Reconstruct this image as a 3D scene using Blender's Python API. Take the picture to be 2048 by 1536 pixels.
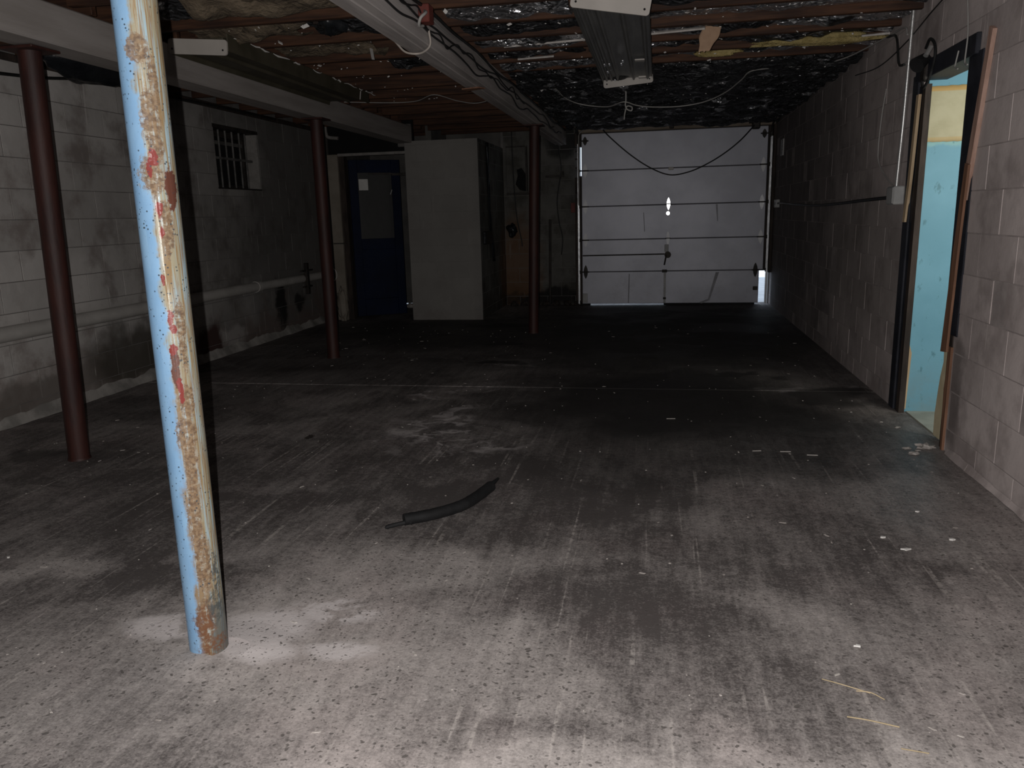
import bpy, bmesh, math, random
from mathutils import Vector, Matrix, noise as mnoise
random.seed(7)
PI = math.pi
for o in list(bpy.data.objects): bpy.data.objects.remove(o)
SC = bpy.context.scene
COL = SC.collection

# ------------------------------------------------------------ camera
CAM_Z = 1.30
pitch, yaw, roll = 0.21430953, 0.18667081, -0.02718925
fw = Vector((-math.sin(yaw)*math.cos(pitch), math.cos(yaw)*math.cos(pitch), -math.sin(pitch)))
rt = Vector((math.cos(yaw), math.sin(yaw), 0)); up = rt.cross(fw)
rt2 = rt*math.cos(roll) + up*math.sin(roll); up2 = rt2.cross(fw)
cd = bpy.data.cameras.new('camera'); cam = bpy.data.objects.new('camera', cd); COL.objects.link(cam)
cam.matrix_world = Matrix(((rt2.x, up2.x, -fw.x, 0), (rt2.y, up2.y, -fw.y, 0), (rt2.z, up2.z, -fw.z, CAM_Z), (0, 0, 0, 1)))
cd.sensor_fit = 'HORIZONTAL'; cd.sensor_width = 36; cd.lens = 1555.39/2048*36; cd.clip_start = 0.02
SC.camera = cam

# ------------------------------------------------------------ world, lights, exposure
w = bpy.data.worlds.new('World'); SC.world = w; w.use_nodes = True
bg = w.node_tree.nodes['Background']; bg.inputs[0].default_value = (0.72, 0.84, 1.0, 1); bg.inputs[1].default_value = 1.6
vs = SC.view_settings
vs.view_transform = 'Standard'; vs.look = 'None'; vs.gamma = 1; vs.use_curve_mapping = False; vs.exposure = 0.0

def light(name, typ, loc, energy, color, **kw):
    d = bpy.data.lights.new(name, typ); o = bpy.data.objects.new(name, d); COL.objects.link(o)
    o.location = loc; d.energy = energy; d.color = color
    for k, v in kw.items(): setattr(d, k, v)
    return o
# the phone's flash, a few centimetres left of the lens
fl_ = light('phone_flash', 'SPOT', Vector((0, 0, CAM_Z)) - rt2*0.055 + up2*0.012, 300, (1.0, 0.965, 0.945), shadow_soft_size=0.004, spot_size=math.radians(104), spot_blend=0.25)
fl_.rotation_euler = cam.matrix_world.to_euler()
# daylight reaching the side passage behind the doorway
lp = light('passage_daylight', 'AREA', (2.15, 3.78, 1.55), 12.5, (1.0, 0.98, 0.88), shape='RECTANGLE', size=0.6, size_y=0.7)
lp.rotation_euler = (Vector((1.95, 5.2, 1.2)) - lp.location).to_track_quat('-Z', 'Y').to_euler()

# ------------------------------------------------------------ helpers: nodes
class NB:
    def __init__(s, name):
        s.m = bpy.data.materials.new(name); s.m.use_nodes = True
        s.t = s.m.node_tree; s.b = s.t.nodes['Principled BSDF']
    def n(s, typ, **kw):
        x = s.t.nodes.new(typ)
        for k, v in kw.items(): setattr(x, k, v)
        return x
    def put(s, sock, v):
        if hasattr(v, 'is_linked') or isinstance(v, bpy.types.NodeSocket): s.t.links.new(v, sock)
        elif isinstance(v, (tuple, list)) and len(v) == 3 and sock.type == 'RGBA': sock.default_value = (*v, 1)
        else: sock.default_value = v
    def pos(s): return s.n('ShaderNodeNewGeometry').outputs['Position']
    def obj(s): return s.n('ShaderNodeTexCoord').outputs['Object']
    def rnd(s): return s.n('ShaderNodeObjectInfo').outputs['Random']
    def xyz(s, v):
        x = s.n('ShaderNodeSeparateXYZ'); s.put(x.inputs[0], v); return x.outputs
    def map(s, v, scale=(1, 1, 1), loc=(0, 0, 0)):
        x = s.n('ShaderNodeMapping'); s.put(x.inputs[0], v); x.inputs['Scale'].default_value = scale; x.inputs['Location'].default_value = loc
        return x.outputs[0]
    def noise(s, v, scale, detail=4, rough=.55, dist=0):
        x = s.n('ShaderNodeTexNoise'); s.put(x.inputs['Vector'], v); x.inputs['Scale'].default_value = scale
        x.inputs['Detail'].default_value = detail; x.inputs['Roughness'].default_value = rough; x.inputs['Distortion'].default_value = dist
        return x.outputs['Fac']
    def noisec(s, v, scale, detail=3):
        x = s.n('ShaderNodeTexNoise'); s.put(x.inputs['Vector'], v); x.inputs['Scale'].default_value = scale; x.inputs['Detail'].default_value = detail
        return x.outputs['Color']
    def vor(s, v, scale, feature='F1'):
        x = s.n('ShaderNodeTexVoronoi', feature=feature); s.put(x.inputs['Vector'], v); x.inputs['Scale'].default_value = scale
        return x.outputs['Distance']
    def rng(s, v, a, b, c=0., d=1., smooth=True):
        x = s.n('ShaderNodeMapRange'); x.interpolation_type = 'SMOOTHSTEP' if smooth else 'LINEAR'
        s.put(x.inputs[0], v)
        for i, q in enumerate((a, b, c, d)): x.inputs[i+1].default_value = q
        return x.outputs[0]
    def mth(s, op, a, b=0., clamp=False):
        x = s.n('ShaderNodeMath', operation=op); x.use_clamp = clamp; s.put(x.inputs[0], a); s.put(x.inputs[1], b); return x.outputs[0]
    def mix(s, f, a, b):
        x = s.n('ShaderNodeMix', data_type='RGBA'); s.put(x.inputs[0], f); s.put(x.inputs[6], a); s.put(x.inputs[7], b); return x.outputs[2]
    def scl(s, col, f):   # colour times value
        x = s.n('ShaderNodeVectorMath', operation='SCALE'); s.put(x.inputs[0], col); s.put(x.inputs['Scale'], f); return x.outputs[0]
    def vm(s, op, a, b):
        x = s.n('ShaderNodeVectorMath', operation=op); s.put(x.inputs[0], a); s.put(x.inputs[1], b); return x.outputs[0]
    def blob(s, v, c, r, soft=.5):   # soft ellipsoid mask
        d = s.vm('SUBTRACT', v, c); d = s.vm('MULTIPLY', d, tuple(1/q for q in r))
        x = s.n('ShaderNodeVectorMath', operation='LENGTH'); s.put(x.inputs[0], d)
        return s.rng(x.outputs['Value'], 1+soft, 1-soft, 0, 1)
    def out(s, col, rough=.8, metal=0., bump=None, bs=.4, bd=.01, spec=None):
        s.put(s.b.inputs['Base Color'], col); s.put(s.b.inputs['Roughness'], rough); s.put(s.b.inputs['Metallic'], metal)
        if spec is not None: s.put(s.b.inputs['Specular IOR Level'], spec)
        if bump is not None:
            x = s.n('ShaderNodeBump'); x.inputs['Strength'].default_value = bs; x.inputs['Distance'].default_value = bd
            s.put(x.inputs['Height'], bump); s.t.links.new(x.outputs[0], s.b.inputs['Normal'])
        return s.m

MT = {}
def simple(name, a, b, scale=8, rough=.7, metal=0., bs=.3, bd=.004, stretch=(1, 1, 1), world=False, spec=.4, lo=.35, hi=.65):
    k = NB(name); v = k.map(k.pos() if world else k.obj(), stretch)
    n = k.noise(v, scale, 5, .6); f = k.rng(n, lo, hi)
    MT[name] = k.out(k.mix(f, a, b), rough, metal, k.noise(v, scale*4, 3), bs, bd, spec)
    return MT[name]

# ------------------------------------------------------------ helpers: meshes
class MB:
    def __init__(s): s.v = []; s.f = []; s.sm = []
    def add(s, vs, fs, smooth=False):
        o = len(s.v); s.v += [tuple(p) for p in vs]; s.f += [tuple(i+o for i in f) for f in fs]; s.sm += [smooth]*len(fs); return s
    def box(s, x0, x1, y0, y1, z0, z1):
        return s.add([(x0,y0,z0),(x1,y0,z0),(x1,y1,z0),(x0,y1,z0),(x0,y0,z1),(x1,y0,z1),(x1,y1,z1),(x0,y1,z1)],
                     [(0,3,2,1),(4,5,6,7),(0,1,5,4),(1,2,6,5),(2,3,7,6),(3,0,4,7)])
    def bbox(s, x0, x1, y0, y1, z0, z1, b=.004):    # chamfered box
        bm = bmesh.new(); bmesh.ops.create_cube(bm, size=1)
        for q in bm.verts: q.co = Vector(((x0+x1)/2+q.co.x*(x1-x0), (y0+y1)/2+q.co.y*(y1-y0), (z0+z1)/2+q.co.z*(z1-z0)))
        bmesh.ops.bevel(bm, geom=bm.edges[:], offset=b, segments=1, affect='EDGES', profile=.5)
        bm.verts.index_update(); s.add([q.co[:] for q in bm.verts], [[q.index for q in f.verts] for f in bm.faces]); bm.free(); return s
    def prism(s, poly, axis, a, b):     # 2D polygon extruded along axis
        n = len(poly)
        def P(u, v, t): return {0: (t, u, v), 1: (u, t, v), 2: (u, v, t)}[axis]
        vs = [P(u, v, a) for u, v in poly]+[P(u, v, b) for u, v in poly]
        fs = [tuple(range(n)), tuple(range(2*n-1, n-1, -1))]+[(i, (i+1) % n+n-n+0 if False else (i+1) % n, (i+1) % n+n, i+n) for i in range(n)]
        return s.add(vs, fs)
    def tube(s, pts, r, n=8, cap=True):
        pts = [Vector(p) for p in pts]; R = r if isinstance(r, (list, tuple)) else [r]*len(pts)
        vs, fs = [], []; ref = Vector((0, 0, 1))
        d0 = (pts[1]-pts[0]).normalized()
        if abs(d0.z) > .9: ref = Vector((1, 0, 0))
        u = d0.cross(ref).normalized()
        for i, p in enumerate(pts):
            d = (pts[min(i+1, len(pts)-1)]-pts[max(i-1, 0)]).normalized()
            u = (u-d*u.dot(d)).normalized(); q = d.cross(u)
            for k in range(n):
                a = 2*PI*k/n; vs.append(p+(u*math.cos(a)+q*math.sin(a))*R[i])
        for i in range(len(pts)-1):
            for k in range(n): fs.append((i*n+k, i*n+(k+1) % n, (i+1)*n+(k+1) % n, (i+1)*n+k))
        s.add(vs, fs, True)
        if cap:
            m = len(pts)-1
            s.add(vs[:n], [tuple(range(n))[::-1]]); s.add(vs[m*n:], [tuple(range(n))])
        return s
    def grid(s, fn, nu, nv, smooth=True):
        vs = [fn(i/nu, j/nv) for j in range(nv+1) for i in range(nu+1)]
        fs = [(j*(nu+1)+i, j*(nu+1)+i+1, (j+1)*(nu+1)+i+1, (j+1)*(nu+1)+i) for j in range(nv) for i in range(nu)]
        return s.add(vs, fs, smooth)
    def mesh(s, name, mat):
        m = bpy.data.meshes.new(name); m.from_pydata(s.v, [], s.f); m.update()
        bm = bmesh.new(); bm.from_mesh(m); bmesh.ops.recalc_face_normals(bm, faces=bm.faces[:]); bm.to_mesh(m); bm.free()
        m.polygons.foreach_set('use_smooth', s.sm); m.materials.append(mat if not isinstance(mat, str) else MT[mat]); return m
    def build(s, name, mat, parent=None, loc=None, rot=None):
        return link(name, s.mesh(name, mat), parent, loc, rot)
def link(name, me, parent=None, loc=None, rot=None):
    o = bpy.data.objects.new(name, me); COL.objects.link(o)
    if parent: o.parent = parent
    if loc is not None: o.location = loc
    if rot is not None: o.rotation_euler = rot
    return o
def tag(o, label=None, cat=None, group=None, kind=None):
    if label: o['label'] = label
    if cat: o['category'] = cat
    if group: o['group'] = group
    if kind: o['kind'] = kind
    return o
def thing(name, label, cat, loc=(0, 0, 0), group=None, kind=None, rot=None):
    return tag(link(name, None, None, loc, rot), label, cat, group, kind)
def spline(pts, n=8):       # Catmull-Rom through the points
    P = [Vector(p) for p in pts]; P = [2*P[0]-P[1]]+P+[2*P[-1]-P[-2]]; out = []
    for i in range(1, len(P)-2):
        for k in range(n):
            t = k/n; a, b, c, d = P[i-1:i+3]
            out.append(.5*((2*b)+(c-a)*t+(2*a-5*b+4*c-d)*t*t+(3*b-a-3*c+d)*t**3))
    out.append(P[-2]); return out
def nz(x, y, z=0., s=1.): return mnoise.noise(Vector((x*s, y*s, z*s)))

# ------------------------------------------------------------ materials
def make_floor():
    k = NB('concrete_floor'); p = k.pos()
    wob = k.vm('SUBTRACT', k.noisec(p, 1.6, 5), (.5, .5, .5)); wob = k.vm('MULTIPLY', wob, (1.1, 1.1, 0)); q = k.vm('ADD', p, wob)
    wob2 = k.vm('MULTIPLY', k.vm('SUBTRACT', k.noisec(p, 6, 4), (.5, .5, .5)), (.28, .28, 0)); q2 = k.vm('ADD', q, wob2)
    big = k.noise(p, .9, 5, .6); med = k.noise(q, 2.4, 6, .62); fine = k.noise(p, 38, 4, .7); salt = k.noise(p, 120, 3, .75)
    streak = k.noise(k.map(p, (8, 1.0, 1)), 2.4, 6, .68)
    # 0 dark grime .. 1 worn pale cement
    L = k.mth('ADD', k.mth('MULTIPLY', k.rng(big, .32, .68), .30), k.mth('MULTIPLY', k.rng(med, .34, .66), .34))
    L = k.mth('ADD', L, k.mth('MULTIPLY', k.mth('SUBTRACT', streak, .5), 1.0))
    def spot(c, r, a, soft=.5, v=q2): return k.mth('MULTIPLY', k.blob(v, c, r, soft), a)
    worn = None
    for c, r, a in (((-.95, 2.10, 0), (.75, .42, 9), .55), ((-1.25, 1.75, 0), (.8, .22, 9), .35), ((.0, 1.60, 0), (1.2, .30, 9), .40), ((.80, 1.75, 0), (.55, .35, 9), .38), ((.80, 2.45, 0), (.60, .40, 9), .28), ((-.85, 2.70, 0), (.42, .22, 9), .38), ((-2.35, 2.5, 0), (.25, .10, 9), .4), ((.95, 3.4, 0), (.6, .6, 9), .22)):
        w_ = spot(c, r, a, .6); worn = w_ if worn is None else k.mth('MAXIMUM', worn, w_)
    L = k.mth('ADD', L, worn)
    dark = None
    for c, r, a in (((-.15, 2.25, 0), (.42, .55, 9), .24), ((.15, 1.75, 0), (.28, .35, 9), .22), ((.45, 2.9, 0), (.75, .40, 9), .22), ((-2.15, 2.75, 0), (.32, .18, 9), .30), ((-1.75, 2.45, 0), (.35, .22, 9), .26), ((-.1, 3.1, 0), (.5, .3, 9), .2), ((1.0, 2.85, 0), (.2, .12, 9), .25), ((-1.1, 3.55, 0), (1.6, .7, 9), .26), ((-2.9, 3.3, 0), (1.0, .6, 9), .2)):
        w_ = spot(c, r, a, .6); dark = w_ if dark is None else k.mth('MAXIMUM', dark, w_)
    L = k.mth('SUBTRACT', L, dark)
    L = k.mth('ADD', L, k.mth('MULTIPLY', k.mth('SUBTRACT', fine, .5), 1.0))
    L = k.mth('ADD', L, k.mth('MULTIPLY', k.mth('SUBTRACT', salt, .5), 1.25), True)
    c = k.mix(L, (.085, .074, .071), (.43, .392, .372))
    c = k.mix(k.mth('MULTIPLY', k.rng(k.noise(p, 1.6, 3), .48, .62), .25), c, k.vm('MULTIPLY', c, (1.06, .97, .98)))
    # thin drag scratches running with the drive
    scr = k.noise(k.map(p, (30, .6, 1)), 1.4, 2, .4); scr = k.rng(scr, .64, .69); scr = k.mth('MULTIPLY', scr, k.rng(k.noise(p, 2.2, 2), .42, .55)); scr = k.mth('MULTIPLY', scr, k.rng(fine, .35, .6))
    c = k.mix(k.mth('MULTIPLY', scr, .6), c, (.47, .43, .40))
    # pale mineral crusts with a ragged edge
    rag = k.noise(q, 5.5, 6, .7)
    cr = None
    for cc, rr, lo in (((-1.35, 4.6, 0), (.22, .5, 9), .48), ((-1.5, 5.5, 0), (.30, .18, 9), .5), ((-1.15, 4.2, 0), (.35, .12, 9), .5), ((-1.45, 6.75, 0), (.32, .2, 9), .5), ((.95, 5.86, 0), (.55, .07, 9), .45), ((-2.1, 6.9, 0), (.4, .12, 9), .5)):
        m = k.mth('MULTIPLY', k.blob(q2, cc, rr, .4), k.rng(rag, lo, lo+.12)); cr = m if cr is None else k.mth('MAXIMUM', cr, m)
    q3 = k.vm('ADD', p, k.vm('MULTIPLY', wob2, (.45, .45, 0)))
    for cc, rr, lo in (((-1.24, 2.12, 0), (.15, .13, 9), .34), ((-1.20, 2.00, 0), (.12, .07, 9), .36), ((-1.56, 2.10, 0), (.16, .08, 9), .40), ((-1.05, 2.27, 0), (.16, .09, 9), .44), ((-.95, 2.02, 0), (.10, .05, 9), .42), ((-1.98, 1.77, 0), (.07, .03, 9), .36)):
        cr = k.mth('MAXIMUM', cr, k.mth('MULTIPLY', k.blob(q3, cc, rr, .35), k.rng(rag, lo, lo+.12)))
    c = k.mix(k.mth('MULTIPLY', cr, .85), c, (.62, .575, .565))
    # dark exposed aggregate pits where the skin of the slab is gone
    pv = k.vm('ADD', p, k.vm('MULTIPLY', k.noisec(p, 40, 2), (.025, .025, 0)))
    vo = k.vor(pv, 38); pit = k.mth('MAXIMUM', k.rng(vo, .14, .24, 1, 0), k.mth('MULTIPLY', k.rng(k.vor(k.map(pv, (1, 1, 1), (5, 3, 0)), 75), .16, .26, 1, 0), .7))
    pit = k.mth('MULTIPLY', pit, k.rng(k.noise(p, 2.6, 3), .34, .48)); pit = k.mth('MULTIPLY', pit, k.rng(k.mth('ADD', worn, k.mth('MULTIPLY', big, .5)), .22, .42))
    c = k.mix(k.mth('MULTIPLY', pit, .8), c, (.085, .076, .070))
    # oil and wet patches, plus flash falloff painted dark towards the garage door
    oil_falloff = None
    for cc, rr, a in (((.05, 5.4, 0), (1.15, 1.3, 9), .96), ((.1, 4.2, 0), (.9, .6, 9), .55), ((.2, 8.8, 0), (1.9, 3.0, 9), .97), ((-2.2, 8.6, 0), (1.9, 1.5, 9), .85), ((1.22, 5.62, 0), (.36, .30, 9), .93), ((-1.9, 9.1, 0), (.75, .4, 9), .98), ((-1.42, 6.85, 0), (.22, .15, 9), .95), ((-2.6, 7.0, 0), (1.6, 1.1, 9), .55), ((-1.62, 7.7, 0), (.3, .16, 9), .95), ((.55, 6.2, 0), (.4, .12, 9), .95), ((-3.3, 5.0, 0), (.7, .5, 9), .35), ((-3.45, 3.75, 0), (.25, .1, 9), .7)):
        m = spot(cc, rr, a, .5); oil_falloff = m if oil_falloff is None else k.mth('MAXIMUM', oil_falloff, m)
    c = k.mix(oil_falloff, c, (.024, .0215, .0205))
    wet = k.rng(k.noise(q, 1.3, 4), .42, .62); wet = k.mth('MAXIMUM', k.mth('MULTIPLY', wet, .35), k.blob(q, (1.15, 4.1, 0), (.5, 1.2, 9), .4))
    rough = k.mth('SUBTRACT', .88, k.mth('MULTIPLY', wet, .42)); rough = k.mth('SUBTRACT', rough, k.mth('MULTIPLY', oil_falloff, .08))
    h = k.mth('ADD', k.mth('MULTIPLY', fine, .7), k.rng(vo, .14, .24, 0, .35))
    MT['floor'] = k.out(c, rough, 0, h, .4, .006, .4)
make_floor()

def make_wall(name, a, b, dirt, dlow, spots, mott=.6, falloff=None):
    k = NB(name); p = k.pos(); x = k.xyz(p)
    n = k.noise(p, 1.3, 6, .6); m = k.noise(p, 3.6, 6, .6); f = k.noise(p, 70, 3, .6)
    c = k.mix(k.rng(n, .33, .67), a, b)
    rv = .05 if name == 'pier_paint' else .20; c = k.scl(c, k.mth('ADD', 1-rv/2, k.mth('MULTIPLY', k.rnd(), rv)))
    c = k.mix(k.mth('MULTIPLY', k.rng(m, .48, .70), mott), c, dirt)
    pt = k.noise(k.map(p, (1, 1, .6)), 5.5, 4, .6); c = k.mix(k.mth('MULTIPLY', k.rng(pt, .60, .68), .22), c, tuple(min(1, q*1.25) for q in b))
    if falloff:      # flash falloff painted into the wall colour, darkening towards the garage door
        y0_, y1_, amt, sc = falloff; d_ = k.mth('ADD', x[1], k.mth('MULTIPLY', k.mth('SUBTRACT', k.noise(p, .9, 5, .6), .5), 5.))
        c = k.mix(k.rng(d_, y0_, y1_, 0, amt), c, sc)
    low = k.mth('ADD', x[2], k.mth('MULTIPLY', k.mth('SUBTRACT', k.noise(p, 2.1, 5, .7), .5), 1.6))
    c = k.mix(k.rng(low, dlow+.2, dlow-.2, 0, .6), c, dirt)
    for (cc, rr, s, col) in spots:
        q = k.vm('ADD', p, k.vm('MULTIPLY', k.vm('SUBTRACT', k.noisec(p, 5, 4), (.5, .5, .5)), (.35, .35, .35)))
        c = k.mix(k.mth('MULTIPLY', k.blob(q, cc, rr, .35), s), c, col)
    dr = k.noise(k.map(p, (22, 22, 1.6)), 1.3, 3, .5); dr = k.mth('MULTIPLY', k.rng(dr, .68, .74), k.rng(m, .45, .6))
    c = k.mix(k.mth('MULTIPLY', dr, .35), c, tuple(min(1, q*1.5+.03) for q in b))
    h = k.mth('ADD', k.mth('MULTIPLY', f, .25), k.mth('MULTIPLY', k.noise(p, 12, 4), 1.2))
    MT[name] = k.out(c, .82, 0, h, .35, .006, .3)
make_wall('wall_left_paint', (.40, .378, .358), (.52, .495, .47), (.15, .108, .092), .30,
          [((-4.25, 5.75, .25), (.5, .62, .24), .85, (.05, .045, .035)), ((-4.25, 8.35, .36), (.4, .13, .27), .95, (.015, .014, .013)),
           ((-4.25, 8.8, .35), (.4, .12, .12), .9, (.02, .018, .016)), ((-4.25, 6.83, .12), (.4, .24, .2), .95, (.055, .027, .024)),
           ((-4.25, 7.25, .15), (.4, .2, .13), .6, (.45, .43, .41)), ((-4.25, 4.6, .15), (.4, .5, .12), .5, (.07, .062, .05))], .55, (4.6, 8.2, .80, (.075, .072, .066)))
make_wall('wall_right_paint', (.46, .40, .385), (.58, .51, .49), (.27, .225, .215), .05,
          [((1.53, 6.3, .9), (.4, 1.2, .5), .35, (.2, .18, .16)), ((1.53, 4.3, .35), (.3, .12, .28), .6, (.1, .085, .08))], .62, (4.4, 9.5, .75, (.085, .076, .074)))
make_wall('wall_back_paint', (.09, .088, .08), (.14, .135, .125), (.035, .03, .022), .25,
          [((-2.0, 11.2, .5), (.35, .4, .75), .6, (.16, .075, .03)), ((-1.4, 11.2, .1), (.8, .4, .12), .95, (.015, .014, .013)), ((-1.25, 11.2, 2.3), (.3, .4, .2), .9, (.02, .02, .02))])
make_wall('pier_paint', (.205, .195, .182), (.235, .225, .209), (.17, .15, .14), .0, [], .3)
simple('mortar', (.14, .13, .122), (.20, .19, .18), 6, .9, world=True)
simple('mortar_dark', (.30, .26, .25), (.42, .37, .355), 6, .9, world=True)
simple('rough_plaster', (.10, .095, .088), (.15, .142, .132), 2.5, .9, world=True)
simple('joist_wood', (.026, .0105, .0055), (.080, .034, .016), 2.2, .75, stretch=(1, 14, 14), world=True)
simple('deck_wood', (.030, .014, .008), (.06, .028, .016), 3, .85, stretch=(1, 6, 6), world=True)
simple('dark_wood', (.022, .016, .013), (.05, .036, .029), 4, .75, stretch=(5, 5, 1))
simple('pale_wood', (.46, .33, .20), (.62, .47, .30), 4, .7, stretch=(8, 8, .6))
simple('pink_wood', (.33, .20, .15), (.46, .30, .24), 4, .7, stretch=(8, 8, .6))
simple('brown_trim', (.17, .085, .05), (.27, .14, .085), 4, .7, stretch=(8, 8, .6))
simple('header_wood', (.20, .16, .12), (.30, .25, .20), 4, .8, stretch=(.5, 6, 6))
simple('beam_paint', (.26, .236, .218), (.33, .303, .285), 3, .7, stretch=(4, .4, 4), world=True)
simple('cbeam_paint', (.33, .30, .288), (.50, .46, .44), 2.6, .75, stretch=(5, .35, 5), world=True)
simple('black_jamb', (.012, .014, .020), (.028, .030, .040), 5, .55)
simple('red_post', (.024, .0060, .0045), (.045, .012, .008), 5, .62, stretch=(3, 3, .7), spec=.5)
simple('white_enamel', (.40, .37, .335), (.46, .425, .385), 3, .42, spec=.5)
simple('fixture_metal', (.20, .20, .195), (.28, .28, .27), 4, .45, .6, stretch=(6, .5, 6))
simple('olive_metal', (.050, .044, .028), (.075, .066, .045), 4, .6)
simple('lath_white', (.42, .39, .36), (.52, .49, .46), 6, .7)
simple('flake_white', (.70, .68, .65), (.80, .78, .75), 6, .5)
simple('black_rubber', (.006, .006, .0065), (.012, .012, .013), 12, .75, bd=.002)
simple('black_plastic', (.008, .009, .011), (.016, .018, .02), 5, .32, bd=.008, bs=.6)
simple('wire_grey', (.30, .29, .28), (.36, .35, .33), 9, .5)
simple('wire_black', (.010, .010, .010), (.02, .02, .02), 9, .5)
simple('wire_tan', (.45, .40, .35), (.55, .5, .45), 9, .5)
simple('conduit_steel', (.55, .55, .54), (.66, .66, .65), 9, .35, .7)
simple('box_grey', (.36, .36, .355), (.44, .44, .43), 8, .5)
simple('box_red', (.12, .025, .018), (.17, .04, .03), 8, .6)
simple('pipe_paint', (.21, .198, .183), (.27, .255, .237), 4, .5, stretch=(4, .6, 4))
simple('drain_paint', (.40, .38, .355), (.48, .46, .43), 4, .55)
simple('iron_dark', (.025, .022, .02), (.05, .042, .036), 9, .6, .3)
simple('bar_paint', (.07, .068, .063), (.15, .145, .135), 9, .6)
simple('kraft', (.30, .19, .12), (.42, .28, .185), 4, .85, bd=.01)
simple('fiberglass', (.26, .20, .075), (.40, .32, .14), 14, .95, bd=.02, bs=.8)
simple('tan_batt', (.09, .068, .045), (.17, .132, .09), 9, .95, bd=.02, bs=.8)
simple('blue_door_paint', (.0006, .0042, .020), (.0010, .0065, .030), 3, .6, spec=.15)
simple('door_glass', (.010, .010, .0095), (.017, .0165, .016), 3, .5)
simple('void_black', (.004, .004, .004), (.008, .008, .008), 3, .9)
simple('white_paper', (.60, .59, .57), (.68, .67, .65), 6, .8)
simple('straw', (.34, .27, .16), (.44, .35, .22), 9, .8)
simple('rubble', (.30, .27, .25), (.45, .42, .39), 25, .9)
simple('leaf_dark', (.02, .016, .014), (.04, .03, .025), 20, .8)
simple('passage_floor', (.36, .35, .29), (.48, .465, .39), 5, .45, world=True)
simple('passage_ceiling', (.50, .55, .53), (.62, .66, .64), 3, .8, world=True)
simple('cream_strip', (.66, .56, .36), (.78, .68, .47), 6, .7)
simple('track_steel', (.45, .46, .48), (.58, .59, .60), 6, .32, .85)
simple('hinge_steel', (.75, .76, .78), (.85, .86, .88), 6, .20, .9, bs=.05)
simple('asphalt', (.40, .41, .42), (.48, .49, .50), 6, .9, world=True)

simple('door_dent', (.20, .20, .215), (.26, .26, .28), 6, .5, .2, world=True)
simple('hinge_dull', (.42, .42, .43), (.52, .52, .53), 6, .5, .6, bs=.05)
simple('frame_cream', (.20, .175, .14), (.26, .23, .19), 4, .75)
def make_door():
    k = NB('garage_door_steel'); p = k.pos()
    n = k.noise(p, 2.2, 5, .6); d = k.noise(p, 22, 4, .7)
    c = k.mix(k.rng(n, .3, .7), (.335, .34, .38), (.405, .41, .455))
    c = k.mix(k.mth('MULTIPLY', k.rng(d, .62, .75), .25), c, (.30, .30, .32))
    lowd = k.mth('MULTIPLY', k.rng(k.xyz(p)[2], 1.2, .2), k.rng(k.noise(p, 5, 5, .7), .45, .7))
    c = k.mix(k.mth('MULTIPLY', lowd, .3), c, (.24, .24, .25))
    MT['garage_door'] = k.out(c, .46, .35, k.noise(p, 3, 3), .08, .006, .5)
make_door()
def make_blue_wall():
    k = NB('passage_blue'); p = k.pos(); q = k.vm('ADD', p, k.vm('MULTIPLY', k.vm('SUBTRACT', k.noisec(p, 9, 4), (.5, .5, .5)), (.1, .1, .1)))
    c = k.mix(k.rng(k.noise(p, 3, 5), .35, .65), (.15, .36, .47), (.18, .41, .53))
    x = k.xyz(q)
    band = k.mth('MULTIPLY', k.rng(x[2], 1.62, 1.645), k.rng(x[2], 1.69, 1.66)); c = k.mix(k.mth('MULTIPLY', band, .55), c, (.32, .56, .50))
    sm = k.rng(k.noise(k.map(p, (14, 14, 7)), 1.4, 4, .6), .60, .70); c = k.mix(k.mth('MULTIPLY', sm, .6), c, (.06, .17, .20))
    lo = k.mth('MULTIPLY', k.rng(x[2], .42, .02), k.rng(k.noise(p, 6, 5, .7), .38, .62)); c = k.mix(k.mth('MULTIPLY', lo, .45), c, (.22, .30, .31))
    MT['blue_wall'] = k.out(c, .55, 0, k.noise(p, 30, 3), .2, .003, .4)
    k = NB('cream_paper'); p = k.pos(); x = k.xyz(p)
    c = k.mix(k.rng(k.noise(p, 7, 5), .35, .65), (.44, .41, .27), (.52, .49, .34))
    t = k.mth('MAXIMUM', k.rng(x[2], 1.938, 1.945), k.mth('MULTIPLY', k.rng(x[2], 1.685, 1.678), .5)); c = k.mix(k.mth('MULTIPLY', t, .75), c, (.55, .33, .09))
    MT['cream_paper'] = k.out(c, .8, 0, k.noise(p, 9, 4), .3, .006, .3)
make_blue_wall()
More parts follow.
